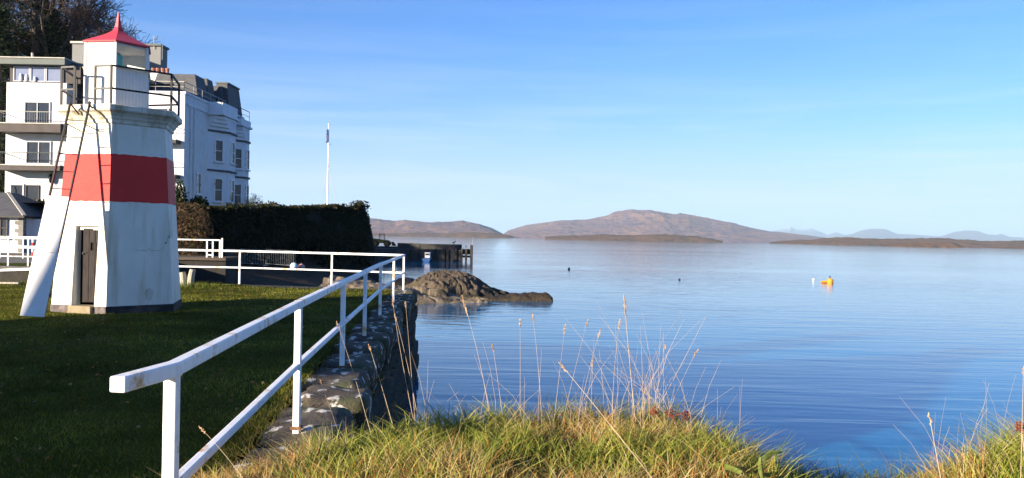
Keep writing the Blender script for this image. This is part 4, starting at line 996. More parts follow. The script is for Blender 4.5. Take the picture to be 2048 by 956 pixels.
cb = cab.build('cab', M['black_iron'], ld)
MB().box(lx - .55, lx + .22, LD - .47, LD - .465, lz + 1.15, lz + 2.0).box(lx - .55, lx + .22, LD + .465, LD + .47, lz + 1.15, lz + 2.0).build('cab_glass', M['pane'], cb)
for sx in (-1.2, .75):
    for sy in (-.75, .75):
        c_ = Vector((lx + sx, LD + sy, lz + .5)); w_ = MB(); n = 16; vs = []
        for yy, r in ((-.17, .40), (-.17, .5), (.17, .5), (.17, .40)):
            vs += [(c_.x + r * math.cos(2 * math.pi * k / n), c_.y + yy, c_.z + r * math.sin(2 * math.pi * k / n)) for k in range(n)]
        w_.add(vs, [(i * n + k, i * n + (k + 1) % n, (i + 1) * n + (k + 1) % n, (i + 1) * n + k) for i in range(3) for k in range(n)])
        wo = w_.build('wheel', M['tyre'], ld)
        MB().tube([(c_.x, c_.y - .14, c_.z), (c_.x, c_.y + .14, c_.z)], .4, 14).build('rim', M['yellow'], wo)
MB().bar((lx + .8, LD - .3, lz + .95), (lx + 1.65, LD - .3, lz + .5), .12).bar((lx + .8, LD + .3, lz + .95), (lx + 1.65, LD + .3, lz + .5), .12).build('lift_arm', M['yellow'], ld)
MB().add([(lx + 1.6, LD - 1, lz + .15), (lx + 2.2, LD - 1, lz + .12), (lx + 1.65, LD - 1, lz + .8), (lx + 1.6, LD + 1, lz + .15), (lx + 2.2, LD + 1, lz + .12), (lx + 1.65, LD + 1, lz + .8)], [(0, 1, 2), (5, 4, 3), (0, 3, 4, 1), (0, 2, 5, 3)]).build('bucket', M['rust'], ld)
# small boat moored against the pier
bx, by = WX(856, 127), 127
bt = thing('motor_boat', (bx, by, SEA), 'small blue boat with a white wheelhouse moored against the pier', 'boat')
hull = MB(); secs = []
for t in np.linspace(0, 1, 9):
    hw = .62 * (1 - max(0, (t - .35) / .65) ** 2.2); secs.append([(bx + hw, by - 2.2 + 4.6 * t, SEA + .5 + .25 * t * t), (bx + hw * .8, by - 2.2 + 4.6 * t, SEA + .1), (bx, by - 2.2 + 4.6 * t, SEA - .25), (bx - hw * .8, by - 2.2 + 4.6 * t, SEA + .1), (bx - hw, by - 2.2 + 4.6 * t, SEA + .5 + .25 * t * t)])
for a, c_ in zip(secs[:-1], secs[1:]):
    for k in range(4): hull.quad(a[k], a[k + 1], c_[k + 1], c_[k])
    hull.quad(a[0], c_[0], c_[4], a[4])
hull.add(secs[0], [(0, 4, 3, 2, 1)]).build('hull', surf('boat_blue', (.03, .08, .22), None, 2, .4, .1), bt)
wh = MB().box(bx - .38, bx + .38, by - .4, by + .7, SEA + .6, SEA + 1.35).build('wheelhouse', M['smooth_white'], bt, bevel=.06)
MB().box(bx - .3, bx + .3, by - .42, by - .405, SEA + .95, SEA + 1.25).build('window', M['glass_dark'], wh)
MB().box(bx - .44, bx + .44, by - .5, by + .8, SEA + 1.35, SEA + 1.41).build('wheelhouse_roof', M['smooth_white'], wh)

# ------------------------------------------------------------------ the skerry and its ledges
def rock_mesh(name, fn, nu, nv, mat, parent): return grid_mesh(name, nu, nv, fn, mat, parent, smooth=False)
rk = thing('rock', (-4.4, 55, SEA), 'rounded brown sea rock with weed and lichen rising from the ledges', 'rock')
rx0, rx1 = WX(800, 55), WX(1030, 55)
RP = [(800, 582), (820, 566), (842, 552), (862, 543), (885, 539), (915, 540), (935, 546), (955, 555), (975, 568), (995, 578), (1015, 584), (1035, 592)]
RXs = [WX(p[0], 55) for p in RP]; RZs = [WZ(p[0], p[1], 55) for p in RP]
def rock_pt(u, v):
    x = RXs[0] + u * (RXs[-1] - RXs[0]); top = interp(x, RXs, RZs) - SEA + .25
    a = v * math.pi; dy = -math.cos(a) * (2.6 + .5 * math.sin(u * 5)); s = max(0, math.sin(a)) ** .62
    q = Vector((x * .8, dy * .8, 4.4))
    cr_ = mnoise.ridged_multi_fractal(q * 1.1, .9, 2.2, 6, 1.0, 2.0) * .07 - .07 + fbm(x * 2.4, dy * 3.4, 2.0, 7) * .07 + .06 * math.sin(dy * 7 + x * 2.5 + 2 * fbm(x, dy, 3.0, 3))
    vv = mnoise.voronoi(Vector((x * .75 + .3 * dy, dy * .9, 1.0)))[0]; crack = max(0, .09 - (vv[1] - vv[0])) * 3.2
    v2 = mnoise.voronoi(Vector((x * 2.1, dy * 2.1 + x, 6.0)))[0]; crack += max(0, .08 - (v2[1] - v2[0])) * 1.5
    z = SEA - .35 + top * s + (cr_ - crack) * min(1, s * 2)
    return (x + .1 * fbm(x, dy * 2, 1.0), 55 + dy + .25 * fbm(x * 1.3, v * 3, 7.0), z)
rock_mesh('mound', rock_pt, 190, 120, M['rock'], rk)
LG = [(780, 584), (830, 578), (900, 583), (960, 590), (1010, 588), (1050, 584), (1085, 583.5), (1102, 586), (1108, 592)]
LXs = [WX(p[0], 52.6) for p in LG]; LZs = [WZ(p[0], p[1] + 1, 52.6) for p in LG]
def ledge_pt(u, v):
    x = LXs[0] + u * (LXs[-1] - LXs[0]); top = interp(x, LXs, LZs) - SEA + .2
    a = v * math.pi; wdt = interp(x, [LXs[0], -3, LXs[-1]], [2.4, 1.5, .8]); dy = -math.cos(a) * wdt; s = max(0, math.sin(a)) ** .35
    return (x, 52.9 + dy, SEA - .25 + top * s + (.16 * fbm(x * 1.5, dy * 1.5, 3.0, 6) - .12 * abs(fbm(x * .9, dy * 2.5, 6.0, 4))) * s)
rock_mesh('weedy_ledge', ledge_pt, 150, 40, M['weed'], rk)
def slab_pt(u, v):
    x = WX(660, 50) + u * (WX(985, 50) - WX(660, 50)); a = v * math.pi
    yc = interp(x, [-12, -8, -5, -1], [50.8, 50.2, 50.4, 51]); dy = -math.cos(a) * interp(x, [-12, -5, -1], [4.2, 1.9, .5]); s = max(0, math.sin(a)) ** .4
    vv = mnoise.voronoi(Vector((x * .55, dy * 1.1, 2.0)))[0]
    top = interp(x, [-12, -10.5, -6.4, -2, -1], [1.7, 1.5, .85, .3, .1]) + .22 * (mnoise.cell(Vector((x * .5, dy * 1.2 + x * .2, 1))) - .5) - max(0, .1 - (vv[1] - vv[0])) * 1.5
    return (x, yc + dy, SEA - .2 + (top + .2) * s + .05 * fbm(x * 2, dy * 2, 1.0))
M['slab'] = surf('tide_slab', (.25, .195, .125), (.13, .10, .068), .9, .9, 1.0, .08, 5, c3=(.06, .048, .03), s3=.7, p3=(.55, .63))
rock_mesh('flat_ledge', slab_pt, 130, 40, M['slab'], rk)
rk2 = thing('low_rock', (WX(822, 62), 62, SEA), 'low dark rock awash behind the brown sea rock', 'rock')
def lrock_pt(u, v):
    x = WX(775, 62) + u * (WX(850, 62) - WX(775, 62)); a = v * math.pi; s = max(0, math.sin(a)) ** .6 * max(0, math.sin(min(1, u * 1.02) * math.pi)) ** .6
    return (x, 62 - math.cos(a) * 1.5, SEA - .3 + s * 1.15 + .15 * fbm(x, a, 2.0, 4) * s)
rock_mesh('boulder', lrock_pt, 36, 20, M['weed'], rk2)

# ------------------------------------------------------------------ buoys on the water
def sea_d(px, py): 
    v = ROT @ Vector(((px - 1024) / F, (478 - py) / F, -1)); t = (SEA - CAMZ) / v.z; return v * t + Vector((0, 0, CAMZ))
p = sea_d(1660, 566)
yb = thing('mooring_buoy', (p.x, p.y, SEA), 'round yellow mooring buoy with a flat side float on the water', 'buoy')
M['buoy_y'] = surf('buoy_yellow', (.62, .27, .02), (.5, .2, .02), 2, .55, .1, .003)
MB().lathe(p[:2], [(.1, SEA - .3), (.28, SEA - .2), (.32, SEA + .05), (.31, SEA + .28), (.24, SEA + .4), (.1, SEA + .47)], 16).build('drum', M['buoy_y'], yb, smooth=True)
MB().tube([(p.x, p.y, SEA + .45), (p.x - .03, p.y, SEA + .64)], .04, 6).tube([(p.x - .09, p.y, SEA + .64), (p.x + .09, p.y, SEA + .64)], .04, 6).build('mooring_eye', M['black_iron'], yb)
MB().tube([(p.x - .35, p.y, SEA + .12), (p.x - .9, p.y - .05, SEA + .1)], [.12, .1], 8).build('pick_up_float', M['buoy_y'], yb)
p = sea_d(1627, 560); float_ball('marker_buoy', (p.x, p.y, SEA - .08), .13, (.75, .75, .78), 'small white buoy beside the yellow mooring buoy')
p = sea_d(1138, 539); float_ball('dark_buoy', (p.x, p.y, SEA - .08), .16, (.02, .02, .025), 'small black buoy in open water out beyond the sea rock')
p = sea_d(1359, 560); float_ball('dark_buoy', (p.x, p.y, SEA - .06), .11, (.02, .02, .025), 'tiny black buoy floating between the sea rock and the yellow buoy')

# ------------------------------------------------------------------ trees on the hill behind the hotel
M['bark'] = surf('bark', (.10, .08, .06), (.055, .045, .036), 3, .9, .7, .03, stretch=(3, 3, .8))
M['twig'] = surf('twig', (.105, .07, .055), (.06, .045, .038), 2, .9, 0)
M['needle'] = vcol_mat('needles', .7, .1)
def bare_tree(base, height, spread, label, seed, levels=5, lean=(0, 0)):
    rnd = random.Random(seed); t = thing('bare_tree', base, label, 'tree', 'trees on the hill behind the hotel')
    trunk = MB(); limbs = MB(); twigs = MB()
    def grow(p, d, ln, r, lv):
        pts = [p]; q = p.copy(); dd = d.copy(); n = 4 if lv < 2 else 3
        for i in range(n):
            dd = (dd + Vector((rnd.gauss(0, .13), rnd.gauss(0, .13), rnd.gauss(.03, .09))) * (1 + lv * .35)).normalized(); q = q + dd * ln / n; pts.append(q.copy())
        r1 = r * (.62 if lv < levels else .3)
        rr = [max(.022, r + (r1 - r) * i / n) for i in range(n + 1)]
        (trunk if lv == 0 else limbs if lv < 3 else twigs).tube(pts, rr, 7 if lv == 0 else 5 if lv < 3 else 3, cap=False)
        if lv >= levels: return
        k = (5 if lv == 0 else 4 if lv < 3 else 5)
        for i in range(k):
            f = .35 + .65 * (i + rnd.random()) / k if lv else .3 + .7 * (i + .5) / k
            s = min(n - 1, int(f * n)); pp = pts[s].lerp(pts[s + 1], f * n - s)
            az = rnd.uniform(0, 6.283); el = rnd.uniform(.45, 1.1)
            ax = Vector((math.cos(az), math.sin(az), 0)); nd = (dd * math.cos(el) + (ax - dd * ax.dot(dd)).normalized() * math.sin(el) + Vector((0, 0, .12))).normalized()
            grow(pp, nd, ln * rnd.uniform(.52, .74) * (spread if lv == 0 else 1), r1 * rnd.uniform(.5, .75), lv + 1)
        grow(pts[-1], dd, ln * .7, r1, lv + 1)
    grow(Vector(base), Vector((lean[0], lean[1], 1)).normalized(), height * .42, height * .022, 0)
    trunk.build('trunk', M['bark'], t, smooth=True); limbs.build('limbs', M['bark'], t, smooth=True); tag(twigs.build('crown', M['twig'], t), kind='stuff')
def conifer(base, height, rad, label, seed, n=9000, cols=((.014, .028, .012), (.028, .036, .014), (.012, .018, .01))):
    global rng
    r_ = np.random.default_rng(seed); t = thing('conifer', base, label, 'tree', 'trees on the hill behind the hotel'); bx_, by_, bz = base
    MB().tube([(bx_, by_, bz), (bx_ + .2, by_, bz + height * .5), (bx_, by_, bz + height)], [height * .022, height * .014, .03], 7).build('trunk', M['bark'], t)
    nb = int(height * 7); P = []; lim = MB()
    for k in range(nb):
        f = r_.uniform(.08, 1); az = r_.uniform(0, 2 * np.pi); ln = rad * (1 - f) ** .7 * r_.uniform(.55, 1.1) + .4
        tip = np.array([bx_ + ln * math.cos(az), by_ + ln * math.sin(az), bz + f * height - ln * .18]); root = np.array([bx_, by_, bz + f * height])
        lim.tube([root, tip], [.05, .012], 3, cap=False)
        m = int(n / nb); s = r_.uniform(.25, 1.05, m)
        P.append(root + (tip - root) * s[:, None] + r_.normal(0, 1, (m, 3)) * np.array([.34, .34, .16]))
    lim.build('limbs', M['bark'], t)['kind'] = 'stuff'; P = np.concatenate(P)
    tag(leaves('crown', P, rng.uniform(.09, .22, len(P)), pick(cols, len(P)), M['needle'], t, flat=.5, aspect=.35), kind='stuff')
def on_hill(px, d): x = WX(px, d); return (x, d, zhill(x, d) - .3)
b0 = on_hill(165, 82); bare_tree(b0, 30 - b0[2], 1.05, 'tall bare tree directly behind the red lighthouse roof', 5, lean=(.03, 0))
b0 = on_hill(120, 88); bare_tree(b0, 29 - b0[2], .9, 'bare tree between the dark conifers and its taller bare neighbour', 12)
b0 = on_hill(200, 90); bare_tree(b0, 27 - b0[2], 1.0, 'slender bare tree whose outer twigs reach over the hotel roof tower', 21)
b0 = on_hill(20, 80); bare_tree(b0, 26 - b0[2], .8, 'bare tree with brownish twigs beside the dark conifers', 31)
b0 = on_hill(60, 76); conifer(b0, 30 - b0[2], 4.6, 'broad dark conifer rising above the glazed top floor', 3, 15000)
b0 = on_hill(100, 80); conifer(b0, 23 - b0[2], 3.2, 'shorter dark conifer close to the bare trees', 4, 9000)
b0 = on_hill(-40, 72); conifer(b0, 31 - b0[2], 4.8, 'tall dark conifer standing left of the hotel gable', 5, 11000)
b0 = on_hill(-10, 66); conifer(b0, 19 - b0[2], 2.6, 'dark conifer squeezed against the hotel gable end', 8, 9000)
b0 = on_hill(-120, 76); conifer(b0, 30 - b0[2], 5, 'dark conifer on the slope beyond the cottage', 6, 6000)
for k, (x_, y_) in enumerate(((-68, 92), (-63, 88), (-58, 93), (-54, 96), (-50, 99))):  # extra conifers added to keep the sun off the pier
    conifer((x_, y_, zhill(x_, y_) - .3), 14, 4.8, 'dark conifer on the hill behind the hotel, added to shade the pier', 40 + k, 3000)
# shrubs: by the cottage, on the terrace
def shrub(name, c, r, h, n, cols, label, size=(.05, .14), aspect=.6):
    t = thing(name, c, label, 'shrub'); a = rng.normal(size=(n, 3)); a /= np.linalg.norm(a, axis=1)[:, None]; a[:, 2] = np.abs(a[:, 2])
    s = rng.uniform(.35, 1, n) ** .6; lob = np.array([1 + .35 * fbm(q[0] * 2 + c[0], q[1] * 2, q[2] * 2) for q in a])
    P = np.array(c) + a * (s * lob)[:, None] * np.array([r, r, h])
    tag(leaves('foliage', P, rng.uniform(*size, n), pick(cols, n), M['leaf'], t, aspect=aspect), kind='stuff')
    MB().tube([c, (c[0] + .1, c[1], c[2] + h * .6)], [.06, .02], 5).build('stem', M['bark'], t)
brown = [(.12, .07, .035), (.08, .06, .03), (.05, .055, .02)]; green = [(.03, .045, .015), (.045, .055, .02), (.02, .03, .012)]
p = W(88, 455, 54); shrub('garden_shrub', (p.x, 54, .1), 1.4, 2.9, 2600, brown, 'brown winter shrub between the cottage and the lighthouse ladder')
p = W(70, 420, 56); shrub('garden_shrub', (p.x, 56.3, 2.6), 1.0, 1.0, 900, brown + green, 'low shrub in front of the hotel ground floor window')
p = W(357, 400, 57); shrub('terrace_shrub', (p.x, 57, 3.2), .6, 1.9, 900, green, 'dark evergreen shrub at the foot of the hotel corner')
p = W(398, 405, 58); shrub('terrace_shrub', (p.x, 58, 3.3), .7, .75, 700, green, 'low rounded evergreen shrub under the hotel down pipes')
p = W(508, 405, 70); shrub('bare_bush', (p.x, 70, 3.5), .9, 1.3, 900, brown, 'thin leafless bush at the end of the hotel bays', (.05, .2), .1)

# ------------------------------------------------------------------ unseen tall house, shaped to throw the shade on the lawn
uv = Vector((math.sin(R(SUN_AZ)), math.cos(R(SUN_AZ)), 0)); vv_ = Vector((-uv.y, uv.x, 0))
hs = thing('shade_house', uv * -17 + vv_ * 11.3, 'unseen gabled white house shaped to cast the shade on the lawn', 'house')
def hp_(u, v, z): q = uv * u + vv_ * v; return (q.x, q.y, z)
v0, v1, u0, u1 = 8.6, 16.75, -24, -14.5
def slab(vz):                                   # one end-on outline drawn out along the house
    b = MB(); n = len(vz); b.add([hp_(u0, v, z) for v, z in vz] + [hp_(u1, v, z) for v, z in vz], [tuple(range(n))[::-1], tuple(range(n, 2 * n))] + [(i, (i + 1) % n, n + (i + 1) % n, n + i) for i in range(n)])
    return b
slab([(v0, -.1), (v1, -.1), (v1, 6.4), (12.7, 9.4), (v0, 6.0)]).build('wall', M['harl'], hs)
slab([(5.4, -.1), (v0 - .01, -.1), (v0 - .01, 4.53), (5.4, 4.0)]).build('lean_to', M['harl'], hs)  # lean-to added to set the near edge of the lawn's shade
rf_ = slab([(v0 - .12, 5.9), (12.7, 9.41), (12.7, 9.6), (v0 - .12, 6.05)]).build('roof', M['slate'], hs)
slab([(12.71, 9.41), (v1 + .02, 6.42), (v1 + .02, 6.6), (12.71, 9.6)]).build('roof', M['slate'], hs)
slab([(5.3, 3.99), (v0 - .01, 4.54), (v0 - .01, 4.62), (5.3, 4.07)]).build('lean_to_roof', M['slate'], hs)
c = Vector(hp_(-19, 12.7, 0)); MB().obox((c.x, c.y, 10.0), uv, vv_, (0, 0, 1), .5, .9, 1.0).build('chimney', M['harl'], rf_)
for v_ in (10.0, 12.6, 15.2):
    for z_ in (1.7, 4.4): window(hs, hp_(u1, v_, z_), vv_, uv, 1.0, 1.5, cross=True)

# ------------------------------------------------------------------ grass
M['grass'] = vcol_mat('grass_blade', .85, .3)
M['straw'] = vcol_mat('straw', .7, .15)
# long tussocks of the bank
n = 62000
x = rng.uniform(-2.3, 5.2, n); y = 4.75 - rng.gamma(1.6, .75, n); ok = (y > 1.9); x, y = x[ok], y[ok]
clump = np.array([mnoise.noise(Vector((a * 2.3, c * 2.3, 0))) for a, c in zip(x, y)])
clump2 = np.array([mnoise.noise(Vector((a * 1.1 + 9, c * 1.6, 3))) for a, c in zip(x, y)])
z = np.array([zbank(a, c) for a, c in zip(x, y)])
left = np.clip((x + 2.3) / 1.0, .25, 1); dip = 1 - .35 * np.exp(-((x - 1.8) / .35) ** 2)
hgt = (.10 + .25 * np.clip(clump + .3, 0, 1.2)) * rng.uniform(.55, 1.35, len(x)) * left * dip
ok = ~((x < -1.0) & (y > 4.4) & (rng.uniform(0, 1, len(x)) < .5)); 
x, y, z, hgt, clump, clump2 = x[ok], y[ok], z[ok], hgt[ok], clump[ok], clump2[ok]
greenc = pick([(.20, .23, .035), (.26, .28, .05), (.15, .19, .03), (.33, .31, .075)], len(x))
strawc = pick([(.48, .36, .14), (.40, .26, .09), (.55, .44, .22), (.42, .18, .05)], len(x))
pg = np.clip(.60 + clump2 * 2.1 + np.where(x > 1.7, .3, 0), .1, .93)
isg = rng.uniform(0, 1, len(x)) < pg
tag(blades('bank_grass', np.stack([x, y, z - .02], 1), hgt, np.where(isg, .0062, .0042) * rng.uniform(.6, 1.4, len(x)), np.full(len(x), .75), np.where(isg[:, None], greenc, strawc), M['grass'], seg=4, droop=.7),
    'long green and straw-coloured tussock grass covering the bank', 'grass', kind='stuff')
# grass on the far slope of the bank and along the foot of the quay wall
n = 9000; x = rng.uniform(-1.4, 5, n); y = 4.4 + rng.gamma(1.5, .35, n); z = np.array([zbank(a, c) for a, c in zip(x, y)])
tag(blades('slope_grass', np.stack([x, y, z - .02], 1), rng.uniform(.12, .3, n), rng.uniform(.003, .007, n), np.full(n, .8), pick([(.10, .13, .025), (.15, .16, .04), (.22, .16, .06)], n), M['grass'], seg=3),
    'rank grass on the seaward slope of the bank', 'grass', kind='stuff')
n = 5200; y = rng.uniform(4.6, 24, n); x = np.array([rail_x(c) for c in y]) + np.where(rng.uniform(0, 1, n) < .55, .37 + rng.normal(0, .05, n), -.28 + rng.normal(0, .06, n)); z = np.where(x > np.array([rail_x(c) for c in y]), rng.uniform(-.45, -.05, n), -.02)
tag(blades('wall_grass', np.stack([x, y, z], 1), rng.uniform(.05, .2, n), rng.uniform(.004, .008, n), np.full(n, 1.1), pick([(.05, .06, .015), (.09, .08, .03), (.14, .1, .04)], n), M['grass'], seg=3, droop=1.2),
    'tufts of grass rooted in the joints of the quay wall', 'grass', kind='stuff')
# mown lawn: short blades, thick near the camera and thinner beyond
n = 90000; d = 4.5 + 20.5 * rng.uniform(0, 1, n) ** 1.25; lo = -.66 * d - .5; hi = np.array([rail_x(c) for c in d]) - .27
x = lo + (hi - lo) * rng.uniform(0, 1, n); ok = np.array([c < yfar(a) - .05 for a, c in zip(x, d)]) & (np.hypot(x - LC[0], d - LC[1]) > 1.3)
x, d = x[ok], d[ok]; z = np.array([zlawn(a, c) for a, c in zip(x, d)]); n = len(x)
tuft = np.array([max(0, mnoise.noise(Vector((a * 1.1, c * 1.1, 5)))) for a, c in zip(x, d)])
patch = np.array([np.clip(1 + 1.1 * fbm(a * .55, c * .55, 12.0, 4), .45, 1.8) for a, c in zip(x, d)])   # moss, clover and drier turf
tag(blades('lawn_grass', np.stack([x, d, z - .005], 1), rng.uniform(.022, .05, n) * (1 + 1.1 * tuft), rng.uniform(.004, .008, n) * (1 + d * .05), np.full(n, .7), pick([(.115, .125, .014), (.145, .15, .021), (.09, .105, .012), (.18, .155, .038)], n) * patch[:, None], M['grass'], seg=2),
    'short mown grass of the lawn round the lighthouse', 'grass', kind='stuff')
n = 700; a = rng.uniform(0, 6.28, n); p = bo.location; x = p.x + .15 + rng.normal(0, .35, n); y = p.y - .65 + rng.normal(0, .2, n)
tag(blades('stump_grass', np.stack([x, y, np.zeros(n)], 1), rng.uniform(.08, .22, n), rng.uniform(.008, .014, n), np.full(n, .6), pick([(.11, .14, .02), (.15, .16, .04)], n), M['grass'], seg=3),
    'unmown tuft of grass round the old timber stumps', 'grass', kind='stuff')

n = 380; y = rng.uniform(5, 24, n); x = -.6 * y * rng.uniform(.25, 1, n) - .8; ok = np.array([a < rail_x(c) - .5 and c < yfar(a) - .3 for a, c in zip(x, y)]); x, y = x[ok], y[ok]
tag(leaves('fallen_leaves', np.stack([x, y, np.array([zlawn(a, c) for a, c in zip(x, y)]) + .035], 1), rng.uniform(.015, .035, len(x)), pick([(.25, .13, .04), (.17, .09, .035), (.32, .22, .08)], len(x)), M['leaf'], flat=.8),
    'brown fallen leaves scattered over the lawn', 'leaves', kind='stuff')
# tall dry stalks: the ones that stand out are things of their own
def stalk(foot, tip, bend, head, label, group=None, r=.0028, head_r=.005):
    t = thing('grass_stalk', foot, label, 'grass', group)
    foot, tip = Vector(foot), Vector(tip); mid = (foot + tip) / 2 + Vector(bend)
    pts = [foot.lerp(mid, s).lerp(mid.lerp(tip, s), s) for s in np.linspace(0, 1, 9)]
    MB().tube(pts, [r * (1 - .6 * i / 8) for i in range(9)], 4, cap=False).build('stem', M['straw_stem'], t)
    if head:
        h = MB(); d = (pts[-1] - pts[-3]).normalized(); rr = random.Random(int(tip.x * 1000))
        for k in range(16):
            c = pts[-1] - d * head * (k / 16); o = Vector((rr.gauss(0, 1), rr.gauss(0, 1), rr.gauss(0, .3))).normalized()
            h.tube([c, c + d * head * .09 + o * head_r * (.4 + 1.2 * math.sin(math.pi * (k + 1) / 17)), c + d * head * .17 + o * head_r * .5], [.0012, .0026, .0008], 4, cap=False)
        h.build('seed_head', M['straw_head'], t)
    return t
M['straw_stem'] = surf('straw_stem', (.44, .33, .22), (.34, .24, .15), 9, .7, 0)
M['straw_head'] = surf('straw_head', (.48, .33, .19), (.36, .22, .12), 20, .8, 0)
def st(px0, py0, px1, py1, d0, d1, head=.0, bend=0.0, label=None, group=None, r=.0019):
    f_ = W(px0, py0, d0) if d0 > 6 else W(px0, py0, min(d0, 4.45)); f_.z = -.03 if d0 > 6 else zbank(f_.x, f_.y)
    stalk(f_, W(px1, py1, d1), (bend, 0, .02), head, label, group, r)
G = 'tall dry grass stalks on the bank'
st(1275, 860, 1249, 596, 4.4, 4.45, .12, -.01, 'tall straw grass stalk with an upright seed head, tallest of the dense clump', G, .0027)
st(1400, 956, 1120, 727, 3.3, 3.9, .07, .0, 'thick straw stalk leaning far over with a pale seed head', G, .0027)
st(1285, 815, 1412, 632, 4.4, 4.7, 0, .02, 'bare straw stalk slanting away across the water from the dense clump', G)
st(1930, 956, 1858, 828, 3.1, 3.3, .05, 0, 'short thick reddish straw leaning over the grass beside the dip in the bank', G, .003)
st(2042, 905, 2047, 735, 3.6, 3.7, .04, 0, 'upright straw at the far side of the dip in the bank', G)
st(838, 815, 785, 600, 5.1, 5.6, .1, -.02, 'long straw stalk rising in front of the quay corner post', G)
st(845, 815, 790, 630, 5.1, 5.5, .08, .02, 'straw stalk crossing another in front of the quay corner', G)
st(835, 815, 811, 604, 5.0, 5.5, .07, .0, 'straight straw stalk against the dark end of the quay wall', G)
st(985, 850, 925, 596, 4.5, 4.7, .12, .03, 'tall arching straw stalk with a nodding head above the tide ledge reflection', G)
st(755, 815, 674, 645, 4.7, 4.7, .05, .01, 'straw stalk leaning towards the third railing post', G)
st(800, 810, 738, 690, 4.8, 4.9, .05, .0, 'short straw stalk in front of the lichened coping stones', G)
st(520, 945, 400, 855, 3.7, 3.9, .05, .02, 'curved straw stalk poking through the lower rail of the railing', G)
st(690, 860, 640, 760, 6.2, 6.2, .03, .0, 'little dry stalk growing out of the coping stone', G)
for k, (a0, a1, b1) in enumerate(((1120, 1175, 640), (1085, 1065, 630), (1040, 1040, 640), (1150, 1200, 660), (1010, 985, 690), (1105, 1130, 650), (1160, 1185, 720), (1225, 1240, 640), (1300, 1330, 690), (1320, 1395, 700))):
    st(a0, 850, a1, b1, 4.4, 4.6, .06 if k % 2 else .045, random.uniform(-.03, .03), 'slender dry grass stalk standing against the open water', G, .0015)
# dense clump of thin stalks
n = 40; P = []; bl = MB()
for k in range(n):
    a0 = random.gauss(1285, 34); f_ = W(a0, 850, 4.45 + random.uniform(-.15, .2)); f_.z = zbank(f_.x, min(f_.y, 4.5)); tp = f_ + Vector((random.gauss(-.02, .13), random.gauss(0, .08), random.uniform(.25, .72)))
    kx = (tp.x - f_.x) * .35; bl.tube([f_, f_.lerp(tp, .35) - Vector((kx, 0, 0)), f_.lerp(tp, .7) - Vector((kx * .8, 0, 0)), tp], [.0012, .001, .0008, .0004], 3, cap=False)
tag(bl.build('straw_clump', M['straw_stem']), 'dense upright clump of thin pale straw on the bank', 'grass', kind='stuff')
bl = MB()
for k in range(70):
    a0 = random.choice((random.uniform(820, 1250), random.uniform(1850, 2048), random.uniform(1330, 1500))); f_ = W(a0, 850, 4.4 + random.uniform(-.3, .25)); f_.z = zbank(f_.x, min(f_.y, 4.5)); tp = f_ + Vector((random.gauss(0, .12), random.gauss(0, .06), random.uniform(.2, .5)))
    kx = (tp.x - f_.x) * .35; bl.tube([f_, f_.lerp(tp, .35) - Vector((kx, 0, 0)), f_.lerp(tp, .7) - Vector((kx * .8, 0, 0)), tp], [.0010, .0009, .0007, .0004], 3, cap=False)
tag(bl.build('thin_straws', M['straw_stem']), 'scattered thin straws along the crest of the bank', 'grass', kind='stuff')
# docks with rust-red seed heads
M['dock'] = surf('dock_seed', (.22, .06, .025), (.14, .04, .02), 30, .8, 0)
M['dock_leaf'] = surf('dock_leaf', (.13, .15, .03), (.08, .11, .02), 9, .5, .4, .004)
def dock(px0, px1, py1, d, label):
    f_ = W(px0, 880, d); f_.z = zbank(f_.x, min(f_.y, 4.4)); tp = W(px1, py1, d); t = thing('dock_plant', f_, label, 'plant')
    MB().tube([f_, f_.lerp(tp, .5) + Vector((.02, 0, 0)), tp], [.004, .003, .002], 5).build('stem', M['straw_stem'], t)
    h = MB(); rr = random.Random(px0)
    for k in range(46):
        c = tp + Vector((rr.gauss(0, .014), rr.gauss(0, .014), rr.gauss(0, .011))); s = rr.uniform(.0018, .004)
        h.obox(c, (1, 0, 0), (0, .8, .6), (0, -.6, .8), s, s, s)
    h.build('seed_cluster', M['dock'], t)
dock(1330, 1308, 824, 4.3, 'dead flower stem with a rust-red seed cluster close to the dense straw clump')
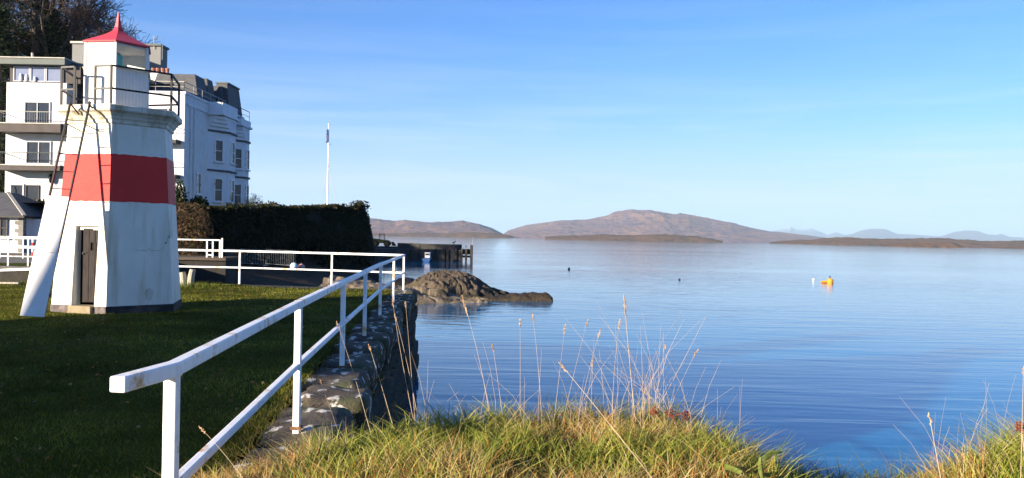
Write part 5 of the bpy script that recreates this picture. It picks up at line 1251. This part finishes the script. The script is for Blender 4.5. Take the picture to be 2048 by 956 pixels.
dock(1350, 1341, 828, 4.3, 'dead flower stem with a rust-red seed cluster between two similar ones')
dock(1368, 1371, 830, 4.25, 'dead flower stem with a rust-red seed cluster nearest the dip in the bank')
dock(2040, 2043, 853, 3.9, 'dead flower stem with a red seed cluster beyond the dip in the bank')
def broad_leaf(name, base, tip, w, label, cup=.02):
    base, tip = Vector(base), Vector(tip); ax = (tip - base); s = ax.cross(Vector((0, 1, .25))); s = s.normalized() if s.length > 1e-4 else Vector((1, 0, 0)); nrm = s.cross(ax).normalized()
    t = thing(name, base, label, 'plant'); b = MB(); n = 8; vs = []
    for i in range(n + 1):
        f = i / n; ww = w * math.sin(math.pi * min(1, f * .93 + .05)) ** .75; c = base + ax * f + nrm * (.012 * math.sin(f * 3.1))
        vs += [c - s * ww + nrm * cup, c, c + s * ww + nrm * cup]
    b.add(vs, [(i * 3 + j, i * 3 + j + 1, i * 3 + j + 4, i * 3 + j + 3) for i in range(n) for j in range(2)])
    b.build('leaf', M['dock_leaf'], t, smooth=True)
broad_leaf('broad_leaf', W(1412, 936, 3.7), W(1480, 950, 3.5), .015, 'broad yellow-green leaf lying on the grass near the dip')
broad_leaf('broad_leaf', W(1528, 965, 3.5), W(1522, 915, 3.5), .012, 'upright yellowing narrow leaf at the lip of the dip')
broad_leaf('broad_leaf', W(1530, 925, 3.6), W(1566, 905, 3.65), .014, 'small broad leaf tilted upwards at the lip of the dip')

# ------------------------------------------------------------------ haze over the sound
hz = MB().box(-33000, 33000, -2000, 30000, SEA - 4.0, 720).build('haze', None if False else bpy.data.materials.new('haze_air'))
m = hz.data.materials[0]; m.use_nodes = True; n_ = m.node_tree; n_.nodes.clear()
o_ = n_.nodes.new('ShaderNodeOutputMaterial'); pv = n_.nodes.new('ShaderNodeVolumePrincipled'); n_.links.new(pv.outputs[0], o_.inputs['Volume'])
pv.inputs['Color'].default_value = (.56, .79, 1.0, 1); pv.inputs['Density'].default_value = 5.5e-5; pv.inputs['Anisotropy'].default_value = 0.0
tag(hz, kind='stuff', label='thin blue haze in the air over the sound', cat='haze')
